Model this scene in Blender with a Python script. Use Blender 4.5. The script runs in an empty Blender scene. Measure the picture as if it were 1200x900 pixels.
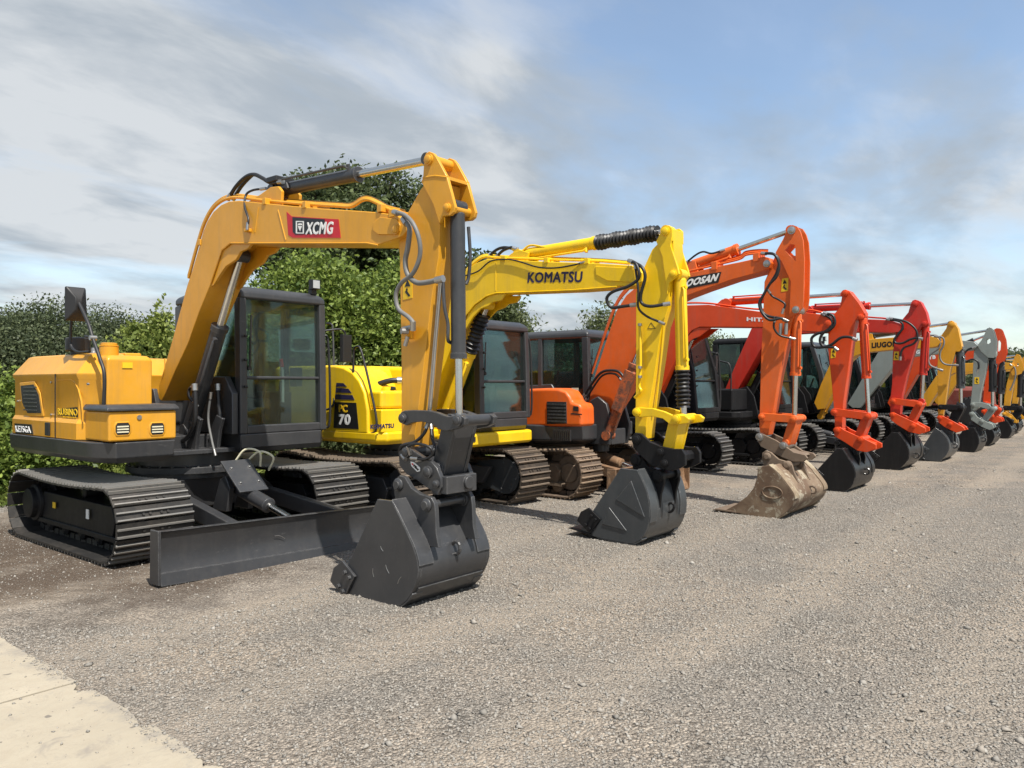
import bpy, bmesh, math, random
import numpy as np
from mathutils import Vector, Matrix
random.seed(7); rng = np.random.default_rng(11)
SC = bpy.context.scene; COL = SC.collection
R = math.radians

# ------------------------------------------------------------------ camera frame
# World X runs along the row (away), world Y runs towards the backs of the machines, Z is up.
F = 906.0; H = 1.6; HOR = 450.0; TH = R(39.6); ST, CT = math.sin(TH), math.cos(TH)
def ray(u): a = (u - 600.0) / F; return (ST * a + CT, -CT * a + ST)
def PX(u, v, X):                    # point of the plane x = X seen at photo position u, v
    rx, ry = ray(u); d = X / rx; return Vector((X, ry * d, H + (HOR - v) / F * d))
def PY(u, v, Y):
    rx, ry = ray(u); d = Y / ry; return Vector((rx * d, Y, H + (HOR - v) / F * d))
def PG(u, v, z=0.0):
    rx, ry = ray(u); d = (H - z) * F / (v - HOR); return Vector((rx * d, ry * d, z))
def PD(u, v, d):
    rx, ry = ray(u); return Vector((rx * d, ry * d, H + (HOR - v) / F * d))
def poly(pts, X): return [(PX(u, v, X).y, PX(u, v, X).z) for u, v in pts]

# ------------------------------------------------------------------ materials
def nt(name):
    m = bpy.data.materials.new(name); m.use_nodes = True
    t = m.node_tree; b = t.nodes['Principled BSDF']; return m, t, b
def N(t, typ, **kw):
    n = t.nodes.new(typ)
    for k, v in kw.items():
        if k.startswith('i_'): n.inputs[k[2:].replace('_', ' ')].default_value = v
        else: setattr(n, k, v)
    return n
def noise(t, scale, detail=4, rough=.6, vec=None, dist=0.0):
    n = N(t, 'ShaderNodeTexNoise'); n.inputs['Scale'].default_value = scale; n.inputs['Detail'].default_value = detail
    n.inputs['Roughness'].default_value = rough; n.inputs['Distortion'].default_value = dist
    if vec is not None: t.links.new(vec, n.inputs['Vector'])
    return n.outputs['Fac']
def ramp(t, fac, stops):
    r = N(t, 'ShaderNodeValToRGB'); e = r.color_ramp.elements
    while len(e) > len(stops): e.remove(e[-1])
    while len(e) < len(stops): e.new(1.0)
    for k, (p, c) in enumerate(stops):
        e[k].position = p; e[k].color = (c, c, c, 1) if isinstance(c, (int, float)) else (*c, 1)
    t.links.new(fac, r.inputs['Fac']); return r.outputs['Color']
def mixc(t, fac, a, b, mode='MIX'):
    m = N(t, 'ShaderNodeMix', data_type='RGBA', blend_type=mode)
    for sock, val in ((m.inputs[0], fac), (m.inputs[6], a), (m.inputs[7], b)):
        if hasattr(val, 'links'): t.links.new(val, sock)
        else: sock.default_value = val if isinstance(val, float) else (*val, 1)
    return m.outputs[2]
def math_(t, op, a, b=None, c=None, clamp=False):
    m = N(t, 'ShaderNodeMath', operation=op, use_clamp=clamp)
    for k, v in enumerate((a, b, c)):
        if v is None: continue
        if hasattr(v, 'links'): t.links.new(v, m.inputs[k])
        else: m.inputs[k].default_value = v
    return m.outputs[0]
def objco(t): return N(t, 'ShaderNodeTexCoord').outputs['Object']

def paint(name, col, rough=.38, dust=.25, dustcol=(.30, .25, .19), metal=0.0, coat=.25, var=.12, bump=.02, scratch=0.0, spec=.5, streak=.10, wear=0.0, wearcol=(.20, .195, .19)):
    m, t, b = nt(name); b.inputs['Specular IOR Level'].default_value = spec; co = objco(t)
    n1 = noise(t, 2.3, 5, .65, co); n2 = noise(t, 17, 5, .7, co)
    c = mixc(t, ramp(t, n1, [(.3, 0.0), (.75, 1.0)]), [x * (1 - var) for x in col], [min(1, x * (1 + var * .6)) for x in col])
    dm = math_(t, 'MULTIPLY', ramp(t, math_(t, 'ADD', math_(t, 'MULTIPLY', n1, .6), math_(t, 'MULTIPLY', n2, .4)), [(.47, 0.0), (.72, 1.0)]), dust)
    c = mixc(t, dm, c, dustcol)
    if streak:                                        # rain streaks and grime running down
        mp = N(t, 'ShaderNodeMapping'); mp.inputs['Scale'].default_value = (9, 9, .9); t.links.new(co, mp.inputs['Vector'])
        c = mixc(t, math_(t, 'MULTIPLY', ramp(t, noise(t, 1.0, 6, .7, mp.outputs[0], .15), [(.50, 0.0), (.74, 1.0)]), streak * 2.2), c, [x * .55 for x in dustcol])
    if wear:                                          # paint rubbed off the edges
        bv = N(t, 'ShaderNodeBevel', samples=3); bv.inputs['Radius'].default_value = .014; ge = N(t, 'ShaderNodeNewGeometry')
        dt = N(t, 'ShaderNodeVectorMath', operation='DOT_PRODUCT'); t.links.new(bv.outputs[0], dt.inputs[0]); t.links.new(ge.outputs['Normal'], dt.inputs[1])
        e = ramp(t, math_(t, 'SUBTRACT', 1.0, dt.outputs['Value']), [(.03, 0.0), (.16, 1.0)])
        c = mixc(t, math_(t, 'MULTIPLY', math_(t, 'MULTIPLY', e, ramp(t, n2, [(.40, .15), (.60, 1.0)])), wear), c, wearcol)
    if scratch:
        mp = N(t, 'ShaderNodeMapping'); mp.inputs['Scale'].default_value = (3, 30, 9); mp.inputs['Rotation'].default_value = (.5, .2, .6)
        t.links.new(co, mp.inputs['Vector'])
        s = noise(t, 3.1, 6, .75, mp.outputs[0])
        c = mixc(t, math_(t, 'MULTIPLY', ramp(t, s, [(.62, 0.0), (.70, 1.0)]), scratch), c, (.26, .25, .24))
    t.links.new(c, b.inputs['Base Color'])
    t.links.new(math_(t, 'ADD', math_(t, 'MULTIPLY', n2, .25), rough - .1), b.inputs['Roughness'])
    b.inputs['Metallic'].default_value = metal
    b.inputs['Coat Weight'].default_value = coat; b.inputs['Coat Roughness'].default_value = .18
    if bump:
        bp = N(t, 'ShaderNodeBump'); bp.inputs['Strength'].default_value = bump; bp.inputs['Distance'].default_value = .02
        t.links.new(n2, bp.inputs['Height']); t.links.new(bp.outputs[0], b.inputs['Normal'])
    return m
def rusty(name, a, b_, c_, rough=.75, s=4.0):
    m, t, b = nt(name); co = objco(t)
    n1 = noise(t, s, 7, .7, co); n2 = noise(t, s * 2.2, 7, .75, co, .6)
    c = mixc(t, ramp(t, n1, [(.42, 0.0), (.58, 1.0)]), a, b_)
    c = mixc(t, ramp(t, n2, [(.54, 0.0), (.60, .9)]), c, c_)
    t.links.new(c, b.inputs['Base Color']); b.inputs['Roughness'].default_value = rough
    bp = N(t, 'ShaderNodeBump'); bp.inputs['Strength'].default_value = .25; bp.inputs['Distance'].default_value = .02
    t.links.new(n2, bp.inputs['Height']); t.links.new(bp.outputs[0], b.inputs['Normal'])
    return m
def plain(name, col, rough=.5, metal=0.0):
    m, t, b = nt(name); co = objco(t)
    c = mixc(t, noise(t, 25, 3, .6, co), [x * .85 for x in col], [min(1, x * 1.1) for x in col])
    t.links.new(c, b.inputs['Base Color']); b.inputs['Roughness'].default_value = rough; b.inputs['Metallic'].default_value = metal
    return m
def glass(name, tint):
    m, t, b = nt(name); t.nodes.remove(b)
    tr = N(t, 'ShaderNodeBsdfTransparent'); tr.inputs[0].default_value = (*tint, 1)
    gl = N(t, 'ShaderNodeBsdfGlossy'); gl.inputs['Color'].default_value = (.85, .95, .95, 1); gl.inputs['Roughness'].default_value = .03
    fr = N(t, 'ShaderNodeFresnel'); fr.inputs['IOR'].default_value = 1.5
    f2 = math_(t, 'MULTIPLY', fr.outputs[0], .8, clamp=True)
    df = N(t, 'ShaderNodeBsdfDiffuse'); df.inputs[0].default_value = (.42, .46, .43, 1); dm = N(t, 'ShaderNodeMixShader')   # film of dust on the pane
    t.links.new(math_(t, 'MULTIPLY_ADD', noise(t, 5, 5, .7, objco(t)), .05, .0), dm.inputs[0]); t.links.new(tr.outputs[0], dm.inputs[1]); t.links.new(df.outputs[0], dm.inputs[2]); tr = dm
    mx = N(t, 'ShaderNodeMixShader'); t.links.new(f2, mx.inputs[0]); t.links.new(tr.outputs[0], mx.inputs[1]); t.links.new(gl.outputs[0], mx.inputs[2])
    t.links.new(mx.outputs[0], t.nodes['Material Output'].inputs['Surface']); return m

M = dict(
    gold=paint('gold_paint', (.68, .320, .016), .42, .14, coat=.12),
    yellow=paint('yellow_paint', (.86, .55, .003), .40, .07, coat=.12),
    orange=paint('orange_paint', (.72, .115, .007), .45, .14, coat=.06),
    redor=paint('red_orange_paint', (.66, .058, .003), .42, .05, coat=.06),
    red=paint('red_paint', (.52, .022, .008), .42, .05, coat=.06),
    amber=paint('amber_paint', (.68, .32, .012), .42, .12),
    grey=paint('grey_paint', (.24, .27, .25), .42, .12),
    grey_d=paint('dark_grey_paint', (.034, .035, .038), .40, .12, (.15, .14, .125), scratch=.22, wear=.55),
    black=paint('black_paint', (.009, .009, .010), .50, .05, (.10, .095, .09), coat=.0, scratch=.10, spec=.25),
    blackshell=paint('black_bucket_paint', (.006, .006, .007), .36, .02, (.10, .095, .09), coat=.1, scratch=.10, wear=.5, spec=.35),
    slate=paint('slate_bucket_paint', (.040, .045, .049), .40, .10, (.18, .17, .16), scratch=.35, wear=.7),
    steelshoe=paint('track_shoe_steel', (.030, .029, .028), .5, .40, (.15, .125, .10), .3, 0.0),
    edge=paint('worn_steel_edge', (.30, .29, .27), .42, .3, (.2, .16, .12), .6, 0.0),
    dirtshoe=paint('muddy_track_steel', (.13, .095, .07), .65, .75, (.30, .22, .15), .2, 0.0, scratch=.3),
    dirtedge=paint('muddy_worn_edge', (.36, .27, .19), .55, .5, (.30, .22, .15), .4, 0.0),
    mudframe=paint('muddy_frame', (.16, .115, .08), .75, .6, (.28, .21, .15), 0, 0),
    rustblade=rusty('rusty_blade', (.20, .11, .055), (.14, .085, .05), (.29, .18, .10)),
    rustcyl=rusty('rusty_guard', (.16, .07, .04), (.45, .11, .03), (.08, .05, .04), s=9),
    rustbucket=rusty('weathered_bucket', (.125, .078, .048), (.20, .142, .092), (.36, .32, .24), s=2.8),
    paleshell=rusty('sunlit_dried_mud_shell', (.33, .275, .185), (.19, .135, .085), (.38, .34, .26), s=3.4),  # pale dried residue, with the sunlit look of the shell put into the colour
    oldred=paint('faded_red_paint', (.20, .032, .02), .6, .4),
    rubber=plain('hose_rubber', (.014, .014, .015), .45),
    sleeve=plain('hose_sleeve', (.16, .16, .155), .55),
    chrome=plain('chrome_rod', (.62, .62, .60), .18, 1.0),
    steel=plain('zinc_steel', (.45, .44, .42), .35, .9),
    plastic=plain('black_plastic', (.018, .018, .019), .5),
    darkshoe=paint('dusty_track_steel', (.060, .048, .038), .55, .55, (.22, .165, .115), .3, 0.0, scratch=.2),
    darkedge=paint('dusty_worn_edge', (.24, .19, .145), .5, .5, (.22, .17, .12), .4, 0.0),
    seat=plain('seat_cloth', (.025, .025, .027), .9),
    white=plain('white_vinyl', (.80, .80, .78), .5),
    redv=plain('red_vinyl', (.55, .012, .02), .4),
    navy=plain('navy_vinyl', (.022, .018, .065), .4),
    blackv=plain('black_vinyl', (.012, .012, .013), .4),
    labely=plain('yellow_vinyl', (.80, .50, .015), .45),
    labelw=plain('pale_label', (.70, .66, .48), .5),
    lamp=plain('lamp_lens', (.42, .44, .45), .2),
    glass=glass('tinted_glass', (.74, .82, .79)),
    glassd=glass('dark_tinted_glass', (.55, .66, .66)),
)

# ------------------------------------------------------------------ mesh builder
ROOT = [Vector((0, 0, 0))]
EACH = {'wear_strip', 'pivot_pin', 'pipe_clamp', 'track_brace', 'weld_bead', 'door_hinge', 'arm_rest', 'control_lever', 'boom_cheek', 'stripe_panel', 'hand_rail', 'side_plate'}
class MB:
    def __init__(s): s.v = []; s.f = []; s.mi = []; s.g = []
    def add(s, vs, fs, mi=0):
        o = len(s.v); s.g.append((o, len(s.f))); s.v += [tuple(v) for v in vs]; s.f += [tuple(i + o for i in f) for f in fs]; s.mi += [mi] * len(fs); return s
    def prism(s, yz, x0, x1, mi=0):                 # outline in Y,Z pushed along X
        n = len(yz); ar = sum(yz[i][0] * yz[(i + 1) % n][1] - yz[(i + 1) % n][0] * yz[i][1] for i in range(n))
        if ar < 0: yz = yz[::-1]
        vs = [(x0, y, z) for y, z in yz] + [(x1, y, z) for y, z in yz]
        fs = [tuple(range(n))[::-1], tuple(range(n, 2 * n))] + [(i, (i + 1) % n, n + (i + 1) % n, n + i) for i in range(n)]
        return s.add(vs, fs, mi)
    def loft(s, rings, mi=0):                       # rings: [(z, [(x,y)..])..]
        n = len(rings[0][1]); p = rings[0][1]
        ar = sum(p[i][0] * p[(i + 1) % n][1] - p[(i + 1) % n][0] * p[i][1] for i in range(n))
        vs = []
        for z, q in rings:
            q = q if ar > 0 else q[::-1]; vs += [(x, y, z) for x, y in q]
        fs = [tuple(range(n))[::-1], tuple(range((len(rings) - 1) * n, len(rings) * n))]
        for k in range(len(rings) - 1):
            fs += [(k * n + i, k * n + (i + 1) % n, (k + 1) * n + (i + 1) % n, (k + 1) * n + i) for i in range(n)]
        return s.add(vs, fs, mi)
    def box(s, x0, x1, y0, y1, z0, z1, mi=0):
        return s.loft([(z0, [(x0, y0), (x1, y0), (x1, y1), (x0, y1)]), (z1, [(x0, y0), (x1, y0), (x1, y1), (x0, y1)])], mi)
    def obox(s, p, q, w, h, mi=0, up=Vector((0, 0, 1))):   # bar from p to q
        p, q = Vector(p), Vector(q); d = (q - p).normalized(); a = d.cross(up)
        if a.length < 1e-4: a = d.cross(Vector((1, 0, 0)))
        a.normalize(); b = a.cross(d)
        vs = []
        for c in (p, q): vs += [c + a * sx * w / 2 + b * sz * h / 2 for sx, sz in ((-1, -1), (1, -1), (1, 1), (-1, 1))]
        return s.add(vs, [(0, 1, 2, 3), (7, 6, 5, 4), (0, 4, 5, 1), (1, 5, 6, 2), (2, 6, 7, 3), (3, 7, 4, 0)], mi)
    def lathe(s, p, q, prof, n=18, mi=0):           # prof: [(t along p-q in metres, radius)]
        p, q = Vector(p), Vector(q); d = (q - p).normalized()
        a = d.cross(Vector((0, 0, 1)))
        if a.length < 1e-3: a = d.cross(Vector((1, 0, 0)))
        a.normalize(); b = d.cross(a); vs = []
        for t, r in prof:
            for k in range(n):
                w = 2 * math.pi * k / n; vs.append(p + d * t + (a * math.cos(w) + b * math.sin(w)) * r)
        fs = []
        for j in range(len(prof) - 1):
            fs += [(j * n + k, j * n + (k + 1) % n, (j + 1) * n + (k + 1) % n, (j + 1) * n + k) for k in range(n)]
        fs += [tuple(range(n))[::-1], tuple((len(prof) - 1) * n + k for k in range(n))]
        return s.add(vs, fs, mi)
    def cyl(s, p, q, r, n=16, mi=0):
        L = (Vector(q) - Vector(p)).length; return s.lathe(p, q, [(0, r), (L, r)], n, mi)
    def tube(s, pts, r, n=8, mi=0, smooth=True, sub=5):
        pts = [Vector(p) for p in pts]
        if smooth and len(pts) > 2: pts = crom(pts, sub)
        vs = []; fs = []; up = None
        for i, p in enumerate(pts):
            d = (pts[min(i + 1, len(pts) - 1)] - pts[max(i - 1, 0)]).normalized()
            if up is None:
                up = d.cross(Vector((.3, .2, 1)));
                if up.length < 1e-3: up = d.cross(Vector((1, 0, 0)))
            up = (up - d * up.dot(d)).normalized(); b = d.cross(up)
            rr = r(i / (len(pts) - 1)) if callable(r) else r
            for k in range(n):
                w = 2 * math.pi * k / n; vs.append(p + (up * math.cos(w) + b * math.sin(w)) * rr)
        for i in range(len(pts) - 1):
            fs += [(i * n + k, i * n + (k + 1) % n, (i + 1) * n + (k + 1) % n, (i + 1) * n + k) for k in range(n)]
        fs += [tuple(range(n))[::-1], tuple((len(pts) - 1) * n + k for k in range(n))]
        return s.add(vs, fs, mi)
    def build(s, name, mats, parent=None, bevel=0.0, smooth=30, seg=2):
        if name in EACH and len(s.g) > 1:            # every piece of these is a part of its own
            out = None; g = s.g + [(len(s.v), len(s.f))]
            for (v0, f0), (v1, f1) in zip(g, g[1:]):
                q = MB(); q.add(s.v[v0:v1], [tuple(i - v0 for i in f) for f in s.f[f0:f1]]); q.mi = s.mi[f0:f1]
                o = q.build(name, mats, parent, bevel, smooth, seg); out = out or o
            return out
        me = bpy.data.meshes.new(name); o0 = ROOT[0]
        me.from_pydata([(x - o0.x, y - o0.y, z - o0.z) for x, y, z in s.v], [], s.f)
        if not isinstance(mats, (list, tuple)): mats = [mats]
        for m in mats: me.materials.append(M[m] if isinstance(m, str) else m)
        if len(mats) > 1: me.polygons.foreach_set('material_index', s.mi)
        bm = bmesh.new(); bm.from_mesh(me); bmesh.ops.recalc_face_normals(bm, faces=bm.faces); bm.to_mesh(me); bm.free()
        if smooth: me.shade_smooth(); me.set_sharp_from_angle(angle=R(smooth))
        me.update()
        o = bpy.data.objects.new(name, me); COL.objects.link(o)
        if parent is not None: o.parent = parent
        else: o.location = o0
        if bevel:
            b = o.modifiers.new('bevel', 'BEVEL'); b.width = bevel; b.segments = seg; b.limit_method = 'ANGLE'; b.angle_limit = R(40); b.harden_normals = True
        return o
def crom(pts, sub=5, closed=False):
    out = []; n = len(pts)
    rngs = range(n) if closed else range(n - 1)
    for i in rngs:
        p0 = pts[(i - 1) % n] if closed or i else pts[0] * 2 - pts[1]
        p1 = pts[i]; p2 = pts[(i + 1) % n]
        p3 = pts[(i + 2) % n] if closed or i + 2 < n else pts[-1] * 2 - pts[-2]
        for k in range(sub):
            t = k / sub
            out.append(.5 * ((2 * p1) + (p2 - p0) * t + (2 * p0 - 5 * p1 + 4 * p2 - p3) * t * t + (3 * p1 - p0 - 3 * p2 + p3) * t ** 3))
    if not closed: out.append(pts[-1])
    return out
def smooth2(yz, sub=3): return [(v.x, v.y) for v in crom([Vector((a, b)) for a, b in yz], sub)]
def capsule(p, q, r0, r1=None, n=7):               # outline round two pins, p and q in (y,z)
    r1 = r1 or r0; a = math.atan2(q[1] - p[1], q[0] - p[0]); o = []
    for k in range(n): w = a + math.pi / 2 + math.pi * k / (n - 1); o.append((p[0] + r0 * math.cos(w), p[1] + r0 * math.sin(w)))
    for k in range(n): w = a - math.pi / 2 + math.pi * k / (n - 1); o.append((q[0] + r1 * math.cos(w), q[1] + r1 * math.sin(w)))
    return o
def inset(p, d):
    n = len(p); ar = sum(p[i][0] * p[(i + 1) % n][1] - p[(i + 1) % n][0] * p[i][1] for i in range(n)); sg = 1 if ar > 0 else -1; o = []
    for i in range(n):
        a, b, c = (Vector(p[i - 1]), Vector(p[i]), Vector(p[(i + 1) % n]))
        e, f = (b - a).normalized(), (c - b).normalized()
        n1, n2 = Vector((-e.y, e.x)) * sg, Vector((-f.y, f.x)) * sg
        m = n1 + n2; m = m / max(.35, m.dot(n1)); o.append(tuple(b + m * d))
    return o
def thing(name, label, cat, loc, group=None):
    o = bpy.data.objects.new(name, None); o.empty_display_size = .3; COL.objects.link(o); o.location = loc
    o['label'] = label; o['category'] = cat
    if group: o['group'] = group
    ROOT[0] = Vector(loc); return o
def tag(o, label=None, cat=None, group=None, kind=None):
    for k, v in (('label', label), ('category', cat), ('group', group), ('kind', kind)):
        if v: o[k] = v
    return o

def lettering(txt, bl, br, tl, out, mat, parent, bold=.02, shear=0.0, depth=.003, name='lettering'):
    """solid letters on a flat face: bl, br, tl are the corners of the word, out the way the face looks"""
    cu = bpy.data.curves.new('t', 'FONT'); cu.body = txt; cu.shear = shear; cu.extrude = .01; cu.resolution_u = 3; cu.space_character = 1.08
    ob = bpy.data.objects.new('t', cu); COL.objects.link(ob)
    bpy.context.view_layer.update()
    me = bpy.data.meshes.new_from_object(ob.evaluated_get(bpy.context.evaluated_depsgraph_get()))
    bpy.data.objects.remove(ob); bpy.data.curves.remove(cu)
    v = np.array([x.co[:] for x in me.vertices]); mn, mx = v.min(0), v.max(0)
    bl, br, tl, out = Vector(bl), Vector(br), Vector(tl), Vector(out).normalized()
    ex, ey = br - bl, tl - bl
    if bold:                                          # bolder strokes: the same letters again, nudged each way, each a hair deeper
        V = [tuple(q.co) for q in me.vertices]; P = [tuple(f.vertices) for f in me.polygons]; nv = len(V); VV, PP = [], []
        for k, (dx, dy) in enumerate(((0, 0), (1, 0), (-1, 0), (0, 1), (0, -1), (.7, .7), (-.7, -.7), (.7, -.7), (-.7, .7))):
            VV += [(x + dx * bold, y + dy * bold, z * (1 + k)) for x, y, z in V]; PP += [tuple(i + nv * k for i in f) for f in P]
        me = bpy.data.meshes.new(name); me.from_pydata(VV, [], PP)
        v = np.array(VV); mn, mx = v.min(0), v.max(0)
    for q in me.vertices:
        a = (q.co.x - mn[0]) / (mx[0] - mn[0]); b = (q.co.y - mn[1]) / (mx[1] - mn[1])
        q.co = bl + ex * a + ey * b + out * (depth * (.5 + q.co.z * 6) if q.co.z > 0 else -.001) - ROOT[0]
    me.materials.clear(); me.materials.append(M[mat]); me.name = name
    bm = bmesh.new(); bm.from_mesh(me); bmesh.ops.recalc_face_normals(bm, faces=bm.faces); bm.to_mesh(me); bm.free()
    o = bpy.data.objects.new(name, me); COL.objects.link(o)
    if parent is not None: o.parent = parent
    return o
def text_px(txt, X, bl, br, tl, mat, parent, **kw):
    return lettering(txt, PX(*bl, X), PX(*br, X), PX(*tl, X), (-1, 0, 0), mat, parent, **kw)

# ------------------------------------------------------------------ excavator pieces
def track(root, x0, x1, yf, yr, h, pitch, mats, inner='black', detail=True, cover=False):
    """one crawler track between y=yf (front) and y=yr; shoes form a belt"""
    r = h / 2 - .04; yc0, yc1 = yf + r + .04, yr - r - .04; zc = h / 2
    path = []
    L = yc1 - yc0; arc = math.pi * r; tot = 2 * L + 2 * arc; n = int(round(tot / pitch))
    def at(s):
        s %= tot
        if s < L: return (yc0 + s, zc + r - .035 * math.sin(math.pi * s / L), 1, 0)
        s -= L
        if s < arc: w = s / r; return (yc1 + r * math.sin(w), zc + r * math.cos(w), math.cos(w), -math.sin(w))
        s -= arc
        if s < L: return (yc1 - s, zc - r, -1, 0)
        s -= L; w = s / r; return (yc0 - r * math.sin(w), zc - r * math.cos(w), -math.cos(w), math.sin(w))
    b = MB()
    for k in range(n):
        y, z, ty, tz = at(k * tot / n + .03); ny, nz = -tz, ty       # outward normal
        if ny * (y - (yc0 + yc1) / 2) + nz * (z - zc) < 0: ny, nz = -ny, -nz
        hw = tot / n / 2
        def q(a, c): return (y + ty * a + ny * c, z + tz * a + nz * c)
        b.prism([q(-hw * .93, 0), q(hw * .97, .004), q(hw * .97, .02), q(-hw * .93, .016)], x0, x1, 0)
        b.prism([q(-hw * .93, .012), q(-hw * .60, .012), q(-hw * .66, .042), q(-hw * .86, .042)], x0 + .004, x1 - .004, 1)
        b.prism([q(hw * .08, .012), q(hw * .40, .012), q(hw * .34, .040), q(hw * .14, .040)], x0 + .004, x1 - .004, 1)
        xm = (x0 + x1) / 2
        b.prism([q(-hw * .8, -.055), q(hw * .8, -.055), q(hw * .8, 0), q(-hw * .8, 0)], xm - .09, xm - .05, 0)
        b.prism([q(-hw * .8, -.055), q(hw * .8, -.055), q(hw * .8, 0), q(-hw * .8, 0)], xm + .05, xm + .09, 0)
        if detail:
            for bx in (-.11, -.05, .05, .11):
                c0 = q(-hw * .2, .016); c1 = q(-hw * .2, .030)
                b.cyl((xm + bx, c0[0], c0[1]), (xm + bx, c1[0], c1[1]), .013, 6, 0)
            for bx in (x0 + .12, x1 - .12):
                c0 = q(-hw * .2, .0165); c1 = q(-hw * .2, .0185)
    belt = b.build('crawler_track', mats, root, 0, 25)
    xm = (x0 + x1) / 2; w = min(.17, (x1 - x0) * .3)
    fr = MB(); fr.prism([(yc0 + r * .55, zc - r * .55), (yc1 - r * .5, zc - r * .55), (yc1 - r * .35, zc + r * .1), (yc1 - r * .6, zc + r * .42), (yc0 + r * .6, zc + r * .42), (yc0 + r * .35, zc)], xm - w, xm + w)
    fr.prism([(yc0 + r * .2, zc - r * .62), (yc1 - r * .2, zc - r * .62), (yc1 - r * .2, zc - r * .45), (yc0 + r * .2, zc - r * .45)], xm - w - .02, xm + w + .02)
    fo = fr.build('track_frame', inner, belt, .01)
    for nm, yy, rr in (('idler_wheel', yc0, r - .07), ('drive_sprocket', yc1, r - .06)):
        wv = MB(); wv.lathe((xm - .1, yy, zc), (xm + .1, yy, zc), [(0, rr * .3), (0.0, rr * .55), (.03, rr * .6), (.04, rr), (.16, rr), (.17, rr * .6), (.2, rr * .55), (.2, rr * .3)], 24)
        if nm == 'drive_sprocket': wv.lathe((xm - w - .10, yy, zc), (xm, yy, zc), [(0, .1), (.01, .15), (.06, .16), (.07, .19), (.1, .2)], 24)
        wv.build(nm, inner, belt, .004)
    for k in range(5):
        yy = yc0 + (yc1 - yc0) * (k + .5) / 5; MB().lathe((xm - .13, yy, zc - r + .11), (xm + .13, yy, zc - r + .11), [(0, .05), (.02, .085), (.08, .085), (.09, .06), (.17, .06), (.18, .085), (.24, .085), (.26, .05)], 16).build('track_roller', inner, belt)
    for k in range(1):
        yy = (yc0 + yc1) / 2; MB().lathe((xm - .1, yy, zc + r - .13), (xm + .1, yy, zc + r - .13), [(0, .04), (.01, .06), (.19, .06), (.2, .04)], 14).build('carrier_roller', inner, belt)
    if cover:
        cv = MB(); cv.prism(capsule((yc0 + .0, zc), (yc0 + .42, zc + .02), r - .09, r - .17, 9), xm - w - .05, xm - w - .012)
        for k in range(5):
            a = -1.9 + k * .9; cv.cyl((xm - w - .062, yc0 - (r - .13) * math.cos(a) * .9, zc + (r - .13) * math.sin(a) * .9), (xm - w - .05, yc0 - (r - .13) * math.cos(a) * .9, zc + (r - .13) * math.sin(a) * .9), .012, 8)
        cv.build('idler_cover', 'slate', belt, .006)
    return belt

def carbody(root, xa, xb, xc, yc, zt, mat):
    b = MB(); b.loft([(zt * .42, [(xa, yc - .42), (xb, yc - .42), (xb, yc + .42), (xa, yc + .42)]), (zt * .62, [(xa, yc - .45), (xb, yc - .45), (xb, yc + .45), (xa, yc + .45)]), (zt * .86, [(xc - .55, yc - .5), (xc + .55, yc - .5), (xc + .55, yc + .5), (xc - .55, yc + .5)])])
    b.build('undercarriage_frame', mat, root, .012)
    s = MB(); s.lathe((xc, yc, zt * .86), (xc, yc, zt + .16), [(0, .56), (.05, .56), (.055, .62), (.12, .62), (.125, .52), (zt * .14 + .16, .52)], 36)
    for k in range(30):
        w = 2 * math.pi * k / 30; s.cyl((xc + .59 * math.cos(w), yc + .59 * math.sin(w), zt * .86 + .1), (xc + .59 * math.cos(w), yc + .59 * math.sin(w), zt * .86 + .135), .014, 6)
    s.build('swing_ring', mat, root, .004)

def dozer(root, x0, x1, y, h, mat, yc, zc, arms, roll=0.0, edge='edge'):
    prof = [(y + .01, .015), (y - .03, .03), (y + .02, h * .35), (y + .035, h * .6), (y + .01, h * .92), (y - .02, h), (y + .03, h + .005), (y + .065, h * .9), (y + .08, h * .55), (y + .065, h * .3), (y + .04, .015)]
    b = MB(); front = smooth2(prof[1:6], 3); back = smooth2(prof[6:], 2)
    b.prism(front + back, x0, x1)
    for xx in (x0, x1): b.prism([(y - .05, .01), (y - .045, h + .01), (y + .09, h + .01), (y + .10, .01)], xx - .012, xx + .012)
    b.prism([(y - .05, .0), (y - .02, .10), (y + .0, .10), (y - .015, .0)], x0 + .013, x1 - .013)
    if roll:
        for i, (vx, vy, vz) in enumerate(b.v): b.v[i] = (vx, vy, vz - (vx - x0) * roll)
    o = b.build('dozer_blade', mat, root, .006)
    for xx in arms:
        MB().obox((xx, y + .05, h * .62), (xx + (0.1 if xx < sum(arms) / 2 else -.1), yc - .4, zc), .10, .15).build('blade_arm', mat, o, .01)
    xm = sum(arms) / 2
    p, q = Vector((xm, y + .10, h * .72)), Vector((xm, yc - .45, zc + .16))
    c = MB(); L = (q - p).length
    c.lathe(q, p, [(0, .06), (.02, .075), (L * .6, .075), (L * .61, .05)], 16); c.lathe(p, q, [(0, .035), (L * .42, .035)], 12, 1)
    c.cyl((xm - .13, p.y, p.z), (xm + .13, p.y, p.z), .045, 14)
    c.build('blade_cylinder', [mat, 'chrome'], o, .004)
    for sx in (-1, 1):
        MB().prism([(yc - .62, zc - .1), (yc - .68, zc + .14), (yc - .6, zc + .26), (yc - .5, zc + .22), (yc - .35, zc - .1)], xm + sx * .12 - .03, xm + sx * .12 + .03).build('blade_bracket', mat, o, .008)
    return o

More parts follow.
